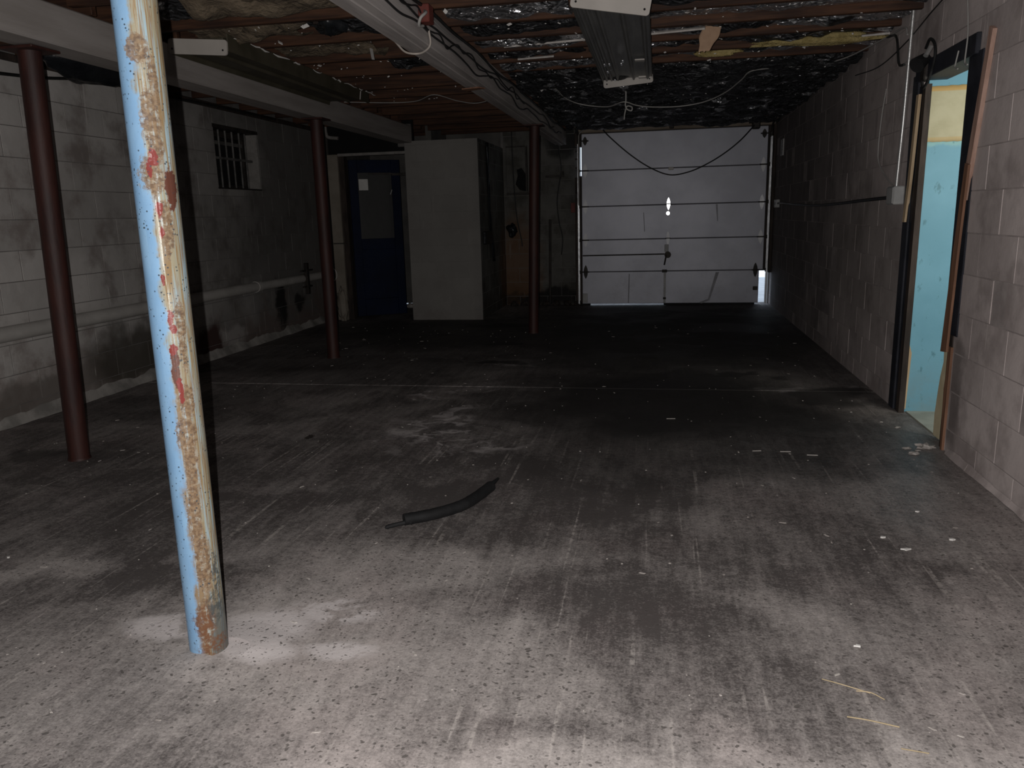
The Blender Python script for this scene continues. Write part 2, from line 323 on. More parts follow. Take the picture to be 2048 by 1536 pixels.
def make_blue_post():
    k = NB('blue_post_paint'); p = k.obj(); x = k.xyz(p)
    s = k.mth('DIVIDE', k.mth('ADD', k.mth('MULTIPLY', x[0], .825), k.mth('MULTIPLY', x[1], .565)), .057)   # -1 left edge, 1 right edge
    a = k.n('ShaderNodeMath', operation='ARCTAN2'); k.put(a.inputs[0], x[0]); k.put(a.inputs[1], x[1]); a = a.outputs[0]
    cv = k.n('ShaderNodeCombineXYZ'); k.put(cv.inputs[0], k.mth('MULTIPLY', a, .057)); k.put(cv.inputs[1], 0.); k.put(cv.inputs[2], x[2]); uv = cv.outputs[0]
    n1 = k.noise(uv, 13, 6, .65); n2 = k.noise(uv, 55, 4, .65); z = x[2]
    st = k.noise(k.map(uv, (75, 1, 2.0)), 1.5, 4, .6); st2 = k.noise(k.map(uv, (130, 1, 4.0), (3, 0, 1)), 1.3, 4, .6)
    j1 = k.mth('MULTIPLY', k.mth('SUBTRACT', n1, .5), 1.3); j2 = k.mth('MULTIPLY', k.mth('SUBTRACT', n2, .5), .9)
    sj = k.mth('ADD', s, j1)
    side = k.rng(sj, -.32, .02)
    c = k.mix(k.rng(k.noise(uv, 6, 3), .3, .7), (.20, .36, .56), (.25, .42, .61))
    c = k.mix(k.mth('MULTIPLY', side, .7), c, (.34, .43, .42))
    c = k.mix(k.mth('MULTIPLY', k.mth('MULTIPLY', side, k.rng(st, .40, .54)), .9), c, (.31, .265, .165))
    # rust running down in streaks, a solid column on the lower half
    low = k.rng(z, 1.05, .45); col = k.mth('MULTIPLY', low, k.rng(k.mth('ABSOLUTE', k.mth('SUBTRACT', sj, .08)), .55, .15))
    r1 = k.mth('ADD', k.mth('MULTIPLY', side, k.rng(st2, .47, .58)), k.mth('MULTIPLY', col, k.rng(k.mth('ADD', st, k.mth('MULTIPLY', n2, .5)), .56, .76)), True)
    c = k.mix(k.mth('MULTIPLY', r1, .82), c, (.23, .135, .052))
    def spots(L, jig):
        m = None
        for (zz, ss, rz, rs) in L:
            dz = k.mth('DIVIDE', k.mth('SUBTRACT', z, zz), rz); ds = k.mth('DIVIDE', k.mth('SUBTRACT', s, ss), rs)
            d = k.mth('SQRT', k.mth('ADD', k.mth('MULTIPLY', dz, dz), k.mth('MULTIPLY', ds, ds)))
            q = k.rng(k.mth('ADD', d, jig), 1.12, .88); m = q if m is None else k.mth('MAXIMUM', m, q)
        return m
    jj = k.mth('ADD', k.mth('MULTIPLY', j2, 2.2), k.mth('MULTIPLY', j1, 1.2))
    rp0 = spots(((1.75, -.05, .035, .5), (1.66, .5, .08, .2), (1.57, .2, .085, .4), (1.50, .3, .05, .35), (1.43, .0, .05, .55), (1.28, .35, .08, .3), (1.0, .45, .12, .25), (.80, .35, .05, .4), (.70, .1, .06, .45), (.62, .2, .06, .35), (.45, .05, .12, .35), (.30, .2, .1, .4), (.12, .0, .09, .45)), jj)
    rp = k.mth('MULTIPLY', rp0, k.rng(k.mth('ADD', n2, k.mth('MULTIPLY', st, .35)), .50, .68))
    c = k.mix(k.mth('MULTIPLY', rp0, .40), c, (.40, .37, .30))
    c = k.mix(k.mth('MULTIPLY', rp, .85), c, k.mix(k.rng(k.noise(uv, 90, 3), .35, .65), (.095, .045, .02), (.235, .15, .08)))
    rd = spots(((1.395, .75, .055, .25), (.88, .0, .04, .22), (.93, .02, .035, .2)), k.mth('MULTIPLY', jj, .8))
    c = k.mix(rd, c, (.11, .04, .026))
    redm = spots(((1.47, .1, .028, .22), (1.44, -.1, .02, .16), (1.34, .12, .02, .15), (1.275, .1, .016, .12), (1.15, -.1, .016, .1), (1.04, .05, .02, .14), (1.015, .12, .016, .14), (.955, .0, .02, .18), (.855, .08, .03, .12), (.82, .14, .025, .1)), k.mth('MULTIPLY', jj, 1.3))
    c = k.mix(redm, c, (.20, .026, .02))
    pits = k.rng(k.vor(uv, 85), .16, .26, 1, 0); pits = k.mth('MULTIPLY', pits, k.rng(k.noise(uv, 11, 3), .46, .56)); c = k.mix(k.mth('MULTIPLY', pits, .9), c, (.045, .055, .065))
    foot = k.rng(k.mth('ADD', z, k.mth('MULTIPLY', j2, .2)), .22, .10); c = k.mix(k.mth('MULTIPLY', k.mth('MULTIPLY', foot, k.rng(sj, .0, .5)), .8), c, (.09, .10, .10))
    c = k.mix(k.mth('MULTIPLY', k.mth('MULTIPLY', spots(((.10, -.1, .07, .45), (.03, .2, .035, .8)), k.mth('MULTIPLY', jj, 1.3)), k.rng(n2, .36, .56)), .9), c, (.15, .062, .028))
    c = k.mix(k.mth('MULTIPLY', k.mth('MULTIPLY', spots(((.16, .55, .06, .4), (.24, .75, .1, .2)), jj), k.rng(n2, .40, .58)), .85), c, (.05, .062, .066))
    rough = k.mth('ADD', .33, k.mth('MULTIPLY', k.mth('MAXIMUM', r1, rp), .4))
    h = n2
    MT['blue_post'] = k.out(c, rough, 0, h, .22, .003, .4)
make_blue_post()
def make_foil():
    for nm, lo, hi, sc in (('foil', .50, .60, 3.2), ('dark_foil', .35, .43, 5.)):
        k = NB(nm); p = k.pos()
        q = k.vm('ADD', p, k.vm('MULTIPLY', k.noisec(p, 9, 3), (.12, .12, .12)))
        cr = k.vor(q, 11); cr2 = k.vor(k.map(q, (1, 1, 1), (3, 1, 2)), 27)
        d = k.rng(k.noise(p, sc, 5, .6), lo, hi)
        c = k.mix(d, (.75, .76, .79), (.036, .037, .04))
        MT[nm] = k.out(c, k.mth('ADD', .30, k.mth('MULTIPLY', d, .2)), k.mth('SUBTRACT', .95, k.mth('MULTIPLY', d, .6)), k.mth('ADD', cr, k.mth('MULTIPLY', cr2, .5)), 1.0, .05, .4)
make_foil()

# ------------------------------------------------------------ setting: dimensions
XL, XR, YB, YF = -4.255, 1.53, 11.28, -1.6
ZJ, ZD = 2.43, 2.62
COURSE, Z0 = .205, .125
DW0, DW1, DWH = 4.40, 5.24, 2.02                # side doorway in the right wall
WN = (7.25, 8.12, 1.63, 2.24)                   # window in the left wall (y0,y1,z0,z1)

floor = tag(MB().box(XL-.3, XR+.3, YF-.3, 13.5, -.30, -.06).build('floor', 'asphalt'), 'dark stained concrete garage floor in two slabs', kind='structure')
JY = 5.76
MB().bbox(XL-.1, XR+.045, YF-.1, JY-.006, -.1, 0, .005).build('concrete_slab', 'floor', floor)
MB().bbox(XL-.1, XR+.02, JY+.006, YB+.18, -.1, 0, .005).build('concrete_slab', 'floor', floor)
MB().box(XL-.1, XR+.02, JY-.02, JY+.02, -.08, -.012).build('joint_filler', 'iron_dark', floor)
MB().box(-4, 4, YB+.185, 16, -.12, -.03).build('apron', 'asphalt', floor)
# rough mortar collar the near post stands in
def collar(u, v):
    a = u*2*PI; rr = .06+.15*v*(1+.22*nz(math.cos(a)*1.3, math.sin(a)*1.3, 2.))
    h = .012*(1-v)**1.2*(1+.4*nz(math.cos(a)*2, math.sin(a)*2, v*3))-.002*v
    return (-1.30+rr*1.25*math.cos(a), 1.985+rr*.95*math.sin(a), max(h, -.003))
simple('collar_mortar', (.34, .31, .30), (.52, .475, .465), 9, .9, world=True)
MB().grid(collar, 40, 6).build('mortar_collar', 'floor', floor)

# ---- block walls
_bm = {}
def block_mesh(du, dz, mat, axis):
    key = (round(du, 3), round(dz, 3), mat, axis)
    if key not in _bm:
        d = .05; b = MB()
        c = .0016                                    # front face chamfered, body behind
        f = [(-du/2+c, -dz/2+c), (du/2-c, -dz/2+c), (du/2-c, dz/2-c), (-du/2+c, dz/2-c)]; g = [(-du/2, -dz/2), (du/2, -dz/2), (du/2, dz/2), (-du/2, dz/2)]
        vs = [(u, 0, z) for u, z in f]+[(u, c, z) for u, z in g]+[(u, d, z) for u, z in g]
        fs = [(0, 1, 2, 3)]+[(i, (i+1) % 4, (i+1) % 4+4, i+4) for i in range(4)]+[(i+4, (i+1) % 4+4, (i+1) % 4+8, i+8) for i in range(4)]+[(11, 10, 9, 8)]
        b.add(vs, fs); _bm[key] = b.mesh('block', mat)
    return _bm[key]
def sub(rect, h):           # rectangle minus hole -> up to four rectangles
    a0, a1, c0, c1 = rect; h0, h1, k0, k1 = h
    if a1 <= h0 or a0 >= h1 or c1 <= k0 or c0 >= k1: return [rect]
    out = []
    if a0 < h0: out.append((a0, h0, c0, c1))
    if a1 > h1: out.append((h1, a1, c0, c1))
    m0, m1 = max(a0, h0), min(a1, h1)
    if c0 < k0: out.append((m0, m1, c0, k0))
    if c1 > k1: out.append((m0, m1, k1, c1))
    return out
def block_wall(parent, mat, u0, u1, ztop, place, rotz, holes=(), phase=0., L=.408, z0=Z0, joint=.0045):
    """place(u, z) gives the world point of a block centre on the wall face"""
    zs = [0]+[z0+COURSE*i for i in range(14) if z0+COURSE*i < ztop-.02]+[ztop]
    for i in range(len(zs)-1):
        u = u0-L+((i % 2)*L/2+phase) % L
        while u < u1:
            rs = [(max(u, u0), min(u+L, u1), zs[i], zs[i+1])]
            for h in holes: rs = [q for r in rs for q in sub(r, h)]
            for a, b, c, d in rs:
                if b-a < .04 or d-c < .03: continue
                o = link('block', block_mesh(b-a-joint, d-c-joint, mat, rotz), parent)
                P = place((a+b)/2, (c+d)/2); j = random.uniform(-.0015, .0015)
                n = Vector((math.sin(rotz), -math.cos(rotz), 0)); o.location = Vector(P)+n*j
                o.rotation_euler = (0, 0, rotz+random.uniform(-.003, .003))
            u += L
# local -y is the block's face. left wall faces +x: rotz=+90deg ; right wall faces -x: rotz=-90deg
wl = MB()
for r in sub((YF, 9.72, 0, 2.43), WN): wl.box(XL-.22, XL-.0028, r[0], r[1], r[2], r[3])
wl.box(XL-.25, XL-.10, YF, 11.75, 2.43, 2.64)
wl = tag(wl.build('wall_left', 'mortar'), 'grey painted block wall with a small barred window', kind='structure')
block_wall(wl, 'wall_left_paint', 2.3, 9.72, 2.40, lambda u, z: (XL, u, z), PI/2, [WN], .11)
wr = MB()
for r in sub((YF, YB+.2, 0, 2.60), (DW0, DW1, -1, DWH)): wr.box(XR+.0014, XR+.12, r[0], r[1], r[2], r[3])
wr = tag(wr.build('wall_right', 'mortar_dark'), 'brownish painted block wall with a side doorway', kind='structure')
block_wall(wr, 'wall_right_paint', 2.7, YB, 2.60, lambda u, z: (XR, u, z), -PI/2, [(DW0, DW1, -1, DWH)], .02)
wb = MB()
DO = (-1.075, 1.515)                     # garage opening
wb.box(-2.20, DO[0]-.01, YB+.002, YB+.2, 0, 2.62); wb.box(DO[1], XR+.12, YB+.007, YB+.2, 0, 2.62); wb.box(DO[0]-.01, DO[1], YB+.007, YB+.2, 2.37, 2.62)
wb = tag(wb.build('wall_back', 'mortar'), 'stained block wall beside the garage door', kind='structure')
block_wall(wb, 'wall_back_paint', -2.17, DO[0]-.015, 2.60, lambda u, z: (u, YB, z), 0, (), .2)
wa = tag(MB().box(-4.47, -3.02, 11.6, 11.75, 0, 2.62).box(-3.10, -3.02, 10.6, 11.6, 0, 2.62).box(-3.10, -2.1, YB+.1, YB+.25, 0, 2.62).box(XL-.3, XL-.2, 9.6, 11.8, 0, 2.63).box(XL-.22, XL-.02, 9.72, 11.6, 0, 2.62).build('wall_alcove', 'rough_plaster'), 'dim plaster wall behind the open blue door', kind='structure')
wn = tag(MB().box(XL-.22, XR+.3, YF-.2, YF, 0, 2.62).build('wall_front', 'rough_plaster'), 'plain wall behind the viewer', kind='structure')

def fillet(name, x, d, y0, y1, label, mat='fillet_mortar', sc=1.):     # rough mortar fillet along a wall foot
    def fn(u, v):
        y = y0+(y1-y0)*u; n = 1+.5*nz(y*3, x)+.35*nz(y*11, x, 2.)
        return (x+d*.045*sc*n*(1-v)+d*.004*v, y, .001+.075*sc*n*v)
    return tag(MB().grid(fn, 160, 3).build(name, mat), label, kind='structure')
simple('fillet_mortar', (.20, .19, .175), (.36, .34, .315), 5, .9, world=True)
fillet('baseboard_left', XL, 1, 2.3, 9.6, 'pale rough mortar fillet along the left wall foot')
fillet('baseboard_right', XR, -1, 2.7, DW0-.1, 'rough mortar fillet along the near right wall foot', 'wall_right_paint', .5)
# ---- window in the left wall
win = tag(link('window_1', None, None, (XL, (WN[0]+WN[1])/2, WN[2])), 'small deep barred window high in the left wall', kind='structure')
def wpart(mb, name, mat, par=win): 
    o = mb.build(name, mat, par); o.matrix_parent_inverse = Matrix.Translation(-Vector(win.location)) if par is win else Matrix.Identity(4); return o
y0, y1, z0, z1 = WN; D = .19
wpart(MB().box(XL-D-.02, XL-.004, y1-.012, y1, z0, z1), 'reveal', 'pipe_paint')
wpart(MB().box(XL-D-.02, XL-.004, y0, y0+.012, z0, z1), 'reveal', 'pipe_paint')
wpart(MB().box(XL-D-.02, XL+.004, y0, y1, z0-.002, z0+.012), 'sill', 'iron_dark')
wpart(MB().box(XL-D-.02, XL+.002, y0-.01, y1+.01, z1-.03, z1+.004), 'lintel', 'iron_dark')
wpart(MB().box(XL-.24, XL-D-.025, y0, y1, z0, z1), 'pane', 'void_black')
fr = MB()
fr.box(XL-D, XL-D+.04, y0+.012, y0+.05, z0+.012, z1-.03).box(XL-D, XL-D+.04, y1-.05, y1-.012, z0+.012, z1-.03)
fr.box(XL-D, XL-D+.04, y0+.05, y1-.05, z1-.09, z1-.03).box(XL-D, XL-D+.04, y0+.05, y1-.05, z0+.012, z0+.05)
wpart(fr, 'sash', 'iron_dark')
wpart(MB().box(XL-D+.005, XL-D+.03, y0+.05, y1-.05, z1-.16, z1-.125), 'sash_rail', 'bar_paint')
for i, yy in enumerate((7.36, 7.48, 7.61, 7.74, 7.88, 8.0)):
    wpart(MB().tube([(XL-.085, yy, z0+.012), (XL-.085, yy+.004, z1-.03)], .0105, 8), 'bar', 'bar_paint')
wpart(MB().box(XL-.10, XL-.07, y0+.012, y1-.012, (z0+z1)/2-.012, (z0+z1)/2+.012), 'cross_bar', 'bar_paint')

# ---- ceiling: deck, joists, insulation
ceil = tag(MB().box(XL-.3, XR+.3, YF-.3, 11.8, ZD, ZD+.08).build('ceiling', 'deck_wood'), 'open joist ceiling with torn foil insulation', kind='structure')
JOY = [3.31+.41*i for i in range(20)]
jm = {}
for i, y in enumerate(JOY):
    for (a, b) in ((XL-.01, -3.06), (-1.35, XR+.005)):
        key = (a, i % 2)
        if key not in jm: jm[key] = MB().bbox(a, b, -.021, .021, ZJ, ZD, .004).mesh('joist', 'joist_wood')
        dy = random.uniform(-.015, .015)+(.045 if a == -3.06 else 0)
        link('joist', jm[key], ceil, (0, y+dy, random.uniform(-.006, .006)), (0, random.uniform(-.002, .002), random.uniform(-.008, .008)))
for i in range(13):
    if i < 2: jm[('m', i)] = MB().bbox(-3.06, -1.33, -.024, .024, ZJ, ZD, .004).mesh('joist', 'joist_wood')
    link('joist', jm[('m', i % 2)], ceil, (0, 3.98+.6*i+random.uniform(-.02, .02), random.uniform(-.006, .006)), (0, random.uniform(-.003, .003), random.uniform(-.012, .012)))
# foil faced batts in the right-hand bays; in the middle bays only scraps remain
def batt(x0, x1, y0, y1, zb, sag, seed, mat, nu=60, nv=14, amp=.03):
    def fn(u, v):
        x = x0+(x1-x0)*u; y = y0+(y1-y0)*v
        s = math.sin(PI*v)**.5
        n = abs(nz(x*1.9, y*3, seed))*1.2+.9*abs(nz(x*5, y*6, seed+3))+.35*abs(nz(x*13, y*13, seed+7))
        edge = .02*nz(x*9, y*9, seed+9)
        return (x, y+edge, zb-sag*s*(.7+1.1*nz(x*1.2, seed, 1.))-amp*n*s+.01)
    return MB().grid(fn, nu, nv, False).build('insulation_batt', mat, ceil)
for i in range(len(JOY)-1):
    y0, y1 = JOY[i]+.01, JOY[i+1]-.022
    if JOY[i] > 3.6:
        if JOY[i] > 6.4: batt(-1.22, XR-.02, y0, y1+.04, ZJ-.0, .04, i*3.1, 'dark_foil', 90, 10, .05)
        else:
            cut = random.uniform(-.6, -.2)
            batt(-1.22, cut, y0, y1, ZJ+.045, .03, i*3.1, 'foil' if i % 2 else 'dark_foil', 40, 14, .05)
            batt(cut+.04, XR-.02, y0, y1, ZJ+.05, .025, i*5.7, 'foil' if i % 3 else 'dark_foil', 80, 14, .05)
for (x0_, x1_, i_, m_) in ((-2.85, -2.2, 1, 'tan_batt'), (-2.1, -1.5, 1, 'dark_foil'), (-2.6, -1.9, 2, 'tan_batt'), (-2.0, -1.5, 3, 'dark_foil'), (-2.9, -2.5, 0, 'dark_foil'), (-2.5, -1.6, 0, 'tan_batt')):
    batt(x0_, x1_, 3.98+.6*i_+.03, 3.98+.6*i_+.5, ZJ+.05, .03, i_*7.3+x0_, m_, 36, 18, .06)
# scraps of light lath nailed below the joists
for (x0, y0, x1, y1, wd, z) in ((-1.04, 5.56, -.44, 5.50, .028, 2.418), (-.06, 5.46, .28, 5.41, .026, 2.418), (-1.10, 10.05, -.38, 9.98, .04, 2.415), (1.33, 5.93, 1.50, 5.90, .03, 2.41), (-1.02, 5.98, -.75, 5.95, .015, 2.41)):
    mbx = MB().bbox(-.5, .5, -wd/2, wd/2, -.006, .006, .002)
    d = Vector((x1-x0, y1-y0, 0)); o = mbx.build('lath_strip', 'lath_white', ceil, ((x0+x1)/2, (y0+y1)/2, z), (random.uniform(.3, .6), 0, math.atan2(d.y, d.x))); o.scale = (d.length, 1, 1)
# paint flakes and torn facing clinging to the joists: nobody could count them
fl = MB()
for i in range(360):
    mid = random.random() > .86; x = random.uniform(-2.6, -1.45) if mid else random.uniform(-1.2, 1.45)
    y = (3.98+.6*random.randint(1, 6) if mid else random.choice(JOY[2:14]))+random.choice((-.03, .03, 0, random.uniform(-.2, .2)))
    if y < 4.2 or y > 10: continue
    s = random.uniform(.002, .0065)*(2.6 if random.random() < .13 else 1); a = random.uniform(0, PI); t = random.uniform(-.9, .9); z = ZJ-random.uniform(.002, .03)
    e1 = Vector((math.cos(a), math.sin(a), t*.5))*s*random.uniform(.8, 1.8); e2 = Vector((-math.sin(a), math.cos(a), -t))*s*.7; n = e1.cross(e2).normalized()*.0015; c = Vector((x, y, z))
    q = [c-e1-e2, c+e1*.7-e2, c+e1+e2*.8, c-e1*.8+e2]; fl.add([p+n for p in q]+[p-n for p in q], [(0, 1, 2, 3), (7, 6, 5, 4), (0, 4, 5, 1), (1, 5, 6, 2), (2, 6, 7, 3), (3, 7, 4, 0)])
tag(fl.build('paint_flakes', 'flake_white', ceil), kind='stuff')

# ------------------------------------------------------------ beams and posts
b1 = thing('ceiling_beam', 'pale painted boxed ceiling beam carried by the two left red posts', 'beam', (-3.1, 5.8, 2.2))
def child(mb, name, mat, par, label=None):
    o = mb.build(name, mat, par); o.matrix_parent_inverse = par_inv(par)
    if label: o['label'] = label
    return o
def par_inv(p):
    m = Matrix.LocRotScale(p.location, p.rotation_euler, p.scale)
    return m.inverted()
child(MB().bbox(-3.20, -3.0, 1.2, 9.66, 2.20, 2.40, .008), 'beam_body', 'beam_paint', b1)
child(MB().bbox(-3.235, -3.20, 1.2, 9.66, 2.215, 2.25, .004), 'edge_strip', 'dark_wood', b1)
child(MB().bbox(-3.19, -3.01, 9.66, 9.70, 2.16, 2.43, .006), 'bearing_pad', 'rough_plaster', b1)
b2 = thing('ceiling_beam', 'whitewashed timber beam with black cords running to the garage door', 'beam', (-1.34, 6, 2.22))
for i, (xa, xb, zb) in enumerate(((-1.425, -1.372, 2.235), (-1.371, -1.318, 2.225), (-1.317, -1.262, 2.23))):
    child(MB().bbox(xa, xb, .8, 11.26, zb, 2.428, .004), 'plank', 'cbeam_paint', b2)
child(MB().prism([(-1.44, 5.94), (-1.30, 5.90), (-1.27, 5.97), (-1.33, 5.99), (-1.43, 6.05)], 2, 2.216, 2.224), 'bare_patch', 'brown_trim', b2, 'patch of bare brown wood')

def post(label, base, top, r, mat, plate=True, n=40):
    base = Vector(base); top = Vector(top); t = thing('steel_post', label, 'post', base)
    h = top.z; lean = (top-base)
    shaft = MB()
    pts = [Vector((lean.x*q, lean.y*q, h*q)) for q in [i/12 for i in range(13)]]
    shaft.tube(pts, r, n).build('shaft', mat, t)
    if plate:
        MB().bbox(-.10, .10, -.10, .10, h-.014, h, .003).build('cap_plate', mat, t, (lean.x, lean.y, 0))
        MB().tube([(0, 0, -.004), (0, 0, .012)], [r*1.12, r*1.05], n).build('foot_ring', mat, t)
    return t
post('near post with peeling blue paint and rust streaks', (-1.366, 1.996, 0), (-1.356, 1.996, 2.222), .057, 'blue_post', False, 64)
post('dark red round post at far left, nearest the block wall', (-3.242, 3.745, 0), (-3.175, 3.745, 2.195), .056, 'red_post')
post('dark red round post between the barred window and the blue door', (-3.053, 6.947, 0), (-3.049, 6.947, 2.195), .057, 'red_post')
post('slim dark red post under the whitewashed beam near the garage door', (-1.352, 8.541, 0), (-1.295, 8.541, 2.222), .055, 'red_post')

# ------------------------------------------------------------ white pier, blue door corner
pier = tag(MB().box(-3.099, -2.172, 9.6465, YB+.2, 0, 2.215).build('wall_pier', 'pier_paint'), 'pale painted block pier between blue door and slim red post', kind='structure')
block_wall(pier, 'pier_paint', -3.10, -2.17, 2.225, lambda u, z: (u, 9.645, z), 0, (), .15, joint=.004)
block_wall(pier, 'wall_back_paint', 9.65, YB, 2.225, lambda u, z: (-2.17, u, z), PI/2, (), .05)
# black smudged pad and hanging cloth strip on the pier side
s = thing('tar_cloth', 'black tarred cloth hanging down the side of the pale pier', 'cloth', (-2.15, 10.2, .9))
def tc(u, v):
    z = 2.2-1.5*v; y = 10.02+.10*u*(1-.3*v)+.22*v*v; return (-2.140+.012*math.sin(u*9+v*6)+.01*nz(u*3, v*6), y, z)
o = child(MB().grid(tc, 8, 24), 'cloth', 'black_plastic', s); md = o.modifiers.new('t', 'SOLIDIFY'); md.thickness = .004
child(MB().bbox(-2.166, -2.12, 9.75, 10.15, .94, 1.1, .01), 'pad', 'black_plastic', s)

jb = tag(link('trim_1', None, None, (-4.0, 9.7, 0)), 'cracked cream wooden frame of the blue door', kind='structure')
child(MB().bbox(-4.13, -3.99, 9.64, 9.74, 1.0, 2.10, .006), 'frame_board', 'frame_cream', jb)
child(MB().bbox(-4.13, -3.99, 9.64, 9.74, 0, .99, .006), 'frame_board', 'frame_cream', jb)
child(MB().bbox(-3.99, -3.92, 9.68, 9.78, 0, 2.08, .004), 'jamb', 'dark_wood', jb)
child(MB().bbox(-3.99, -3.10, 9.65, 9.74, 2.075, 2.11, .004), 'head_strip', 'pipe_paint', jb)
child(MB().bbox(XL-.02, -3.02, 9.75, 9.80, 2.11, ZD, .004), 'dark_panel', 'void_black', jb)
child(MB().bbox(XL-.01, -4.13, 9.66, 9.72, 0, 2.43, .004), 'wall_edge', 'rough_plaster', jb)
ang = math.radians(30)
d2 = tag(link('door_2', None, None, (-3.915, 9.80, 0), (0, 0, ang)), 'dark blue half-glazed wooden door standing ajar beside the pale pier', kind='structure')
W, Hh = .66, 2.04
MB().bbox(0, .11, -.02, .02, .03, Hh, .003).build('stile', 'blue_door_paint', d2)
MB().bbox(W-.11, W, -.02, .02, .03, Hh, .003).build('stile', 'blue_door_paint', d2)
MB().bbox(.11, W-.11, -.02, .02, Hh-.16, Hh, .003).build('rail', 'blue_door_paint', d2)
MB().bbox(.11, W-.11, -.02, .02, .90, 1.04, .003).build('rail', 'blue_door_paint', d2)
MB().bbox(.11, W-.11, -.02, .02, .03, .25, .003).build('rail', 'blue_door_paint', d2)
MB().bbox(.10, W-.10, -.008, .008, .25, .90, .002).build('panel', 'blue_door_paint', d2)
pn = MB().box(.10, W-.10, -.005, .005, 1.04, Hh-.16).build('pane', 'door_glass', d2)
o = MB().bbox(.12, .24, -.012, -.008, 1.66, 1.80, .001).build('notice', 'white_paper', pn); o['label'] = 'small white paper notice'
o = MB().bbox(.25, .78, -.035, -.022, 1.855, 1.875, .002).bbox(.55, .80, -.05, -.022, 1.84, 1.862, .002).build('closer_arm', 'iron_dark', d2)
MB().tube([(.52, -.035, 1.6), (.545, -.035, 1.66)], .006).build('hook', 'box_grey', d2)
# rubble behind the door
for i in range(9):
    x = -3.22-.16*(i % 3)-random.random()*.02; y = 10.95+.19*(i//3)+random.random()*.02; r = random.uniform(.04, .068)
    def rk(u, v, r=r, i=i):
        a = u*2*PI; b = v*PI; q = r*(1+.35*nz(math.cos(a)*math.sin(b)*1.5+i, math.sin(a)*math.sin(b)*1.5, math.cos(b)*1.5))
        return (q*math.cos(a)*math.sin(b), q*math.sin(a)*math.sin(b), max(q*.7*math.cos(b)+r*.55, 0))
    tag(MB().grid(rk, 10, 6, False).build('stone', 'rubble', None, (x, y, 0)), 'small rubble stone on the floor behind the blue door', 'stone', 'rubble stones behind the blue door')

# ------------------------------------------------------------ garage door
gd = tag(link('door_1', None, None, (.18, 11.18, 0)), 'grey five-section overhead garage door with daylight at its edges', kind='structure')
DX0, DX1 = -1.045, 1.425; SEAM = [.02, .475, .92, 1.38, 1.865, 2.36]; DY = 11.16
for i in range(5):
    z0, z1 = SEAM[i]+.003, SEAM[i+1]-.003
    rx = DX1-(.05 if i == 0 else 0)
    sec = child(MB().bbox(DX0, rx, DY, DY+.045, z0, z1, .006), 'section', 'garage_door', gd)
    child(MB().bbox(DX0, rx, DY+.006, DY+.04, SEAM[i+1]-.004, SEAM[i+1]+.004, .001), 'seam_strip', 'iron_dark', gd)
    if i == 0:
        child(MB().prism([(-.40, .03), (-.385, .03), (-.375, .44), (-.39, .44)], 1, DY-.006, DY+.01), 'crease', 'door_dent', sec)
        child(MB().prism([(.70, .06), (.725, .06), (.845, .45), (.80, .45)], 1, DY-.008, DY+.01), 'crease', 'door_dent', sec)
        child(MB().prism([(.58, .03), (.70, .08), (.71, .055), (.62, .02)], 1, DY-.007, DY+.01), 'crease', 'door_dent', sec)
        child(MB().bbox(.095, .125, DY-.01, DY, .03, .45, .002), 'strap', 'box_grey', sec)
    if i == 2:
        child(MB().prism([(-.18, 1.02), (-.17, 1.02), (-.185, 1.28), (-.195, 1.28)], 1, DY-.005, DY+.01), 'crease', 'door_dent', sec)
        child(MB().prism([(.80, 1.14), (.81, 1.14), (.80, 1.365), (.775, 1.365)], 1, DY-.005, DY+.01), 'crease', 'door_dent', sec)
child(MB().bbox(.10, 1.33, DY+.005, DY+.035, -.002, .022, .002), 'bottom_seal', 'black_rubber', gd)
child(MB().bbox(DX0, -.93, DY+.005, DY+.035, -.002, .022, .002), 'bottom_seal', 'black_rubber', gd)
def leaf(cx, cz, h, wd):          # pointed oval hinge leaf lying on the door
    pts = [(cx+wd*math.sin(PI*t)**.8*s_, cz+h*(t*2-1)) for s_, ts in ((1, [i/8 for i in range(9)]), (-1, [1-i/8 for i in range(1, 8)])) for t in ts]
    return pts
for (cz, hh, wd) in ((1.39, .085, .024), (.925, .095, .024)):
    h_ = child(MB().prism(leaf(.145, cz, hh, wd), 1, DY-.006, DY-.001), 'hinge', 'hinge_steel' if cz > 1 else 'hinge_dull', gd)
    child(MB().tube([(.11, DY-.009, cz), (.18, DY-.009, cz)], .006, 8), 'hinge_pin', 'iron_dark', h_)
child(MB().tube([(.14, DY-.007, 1.262), (.14, DY-.001, 1.262)], .025, 20), 'round_plate', 'hinge_steel', gd)
child(MB().bbox(.135, .205, DY-.02, DY, 1.835, 1.875, .004), 'top_clip', 'white_enamel', gd)
child(MB().bbox(.07, .14, DY-.03, DY, .455, .495, .004), 'centre_clip', 'iron_dark', gd)
child(MB().bbox(.09, .13, DY-.02, DY, .08, .11, .004), 'centre_clip', 'iron_dark', gd)
child(MB().bbox(.10, .155, DY-.012, DY, .74, .84, .004), 'lock_plate', 'box_grey', gd)
child(MB().tube([(.145, DY-.05, .70), (.145, DY, .70)], .045, 16), 'lock_body', 'iron_dark', gd)
child(MB().tube([(.125, DY-.045, .70), (.10, DY-.045, .56)], .011, 8), 'lock_handle', 'iron_dark', gd)
child(MB().tube([(.10, DY-.02, .71), (-1.035, DY-.02, .705)], .009, 8), 'lock_bar', 'iron_dark', gd)
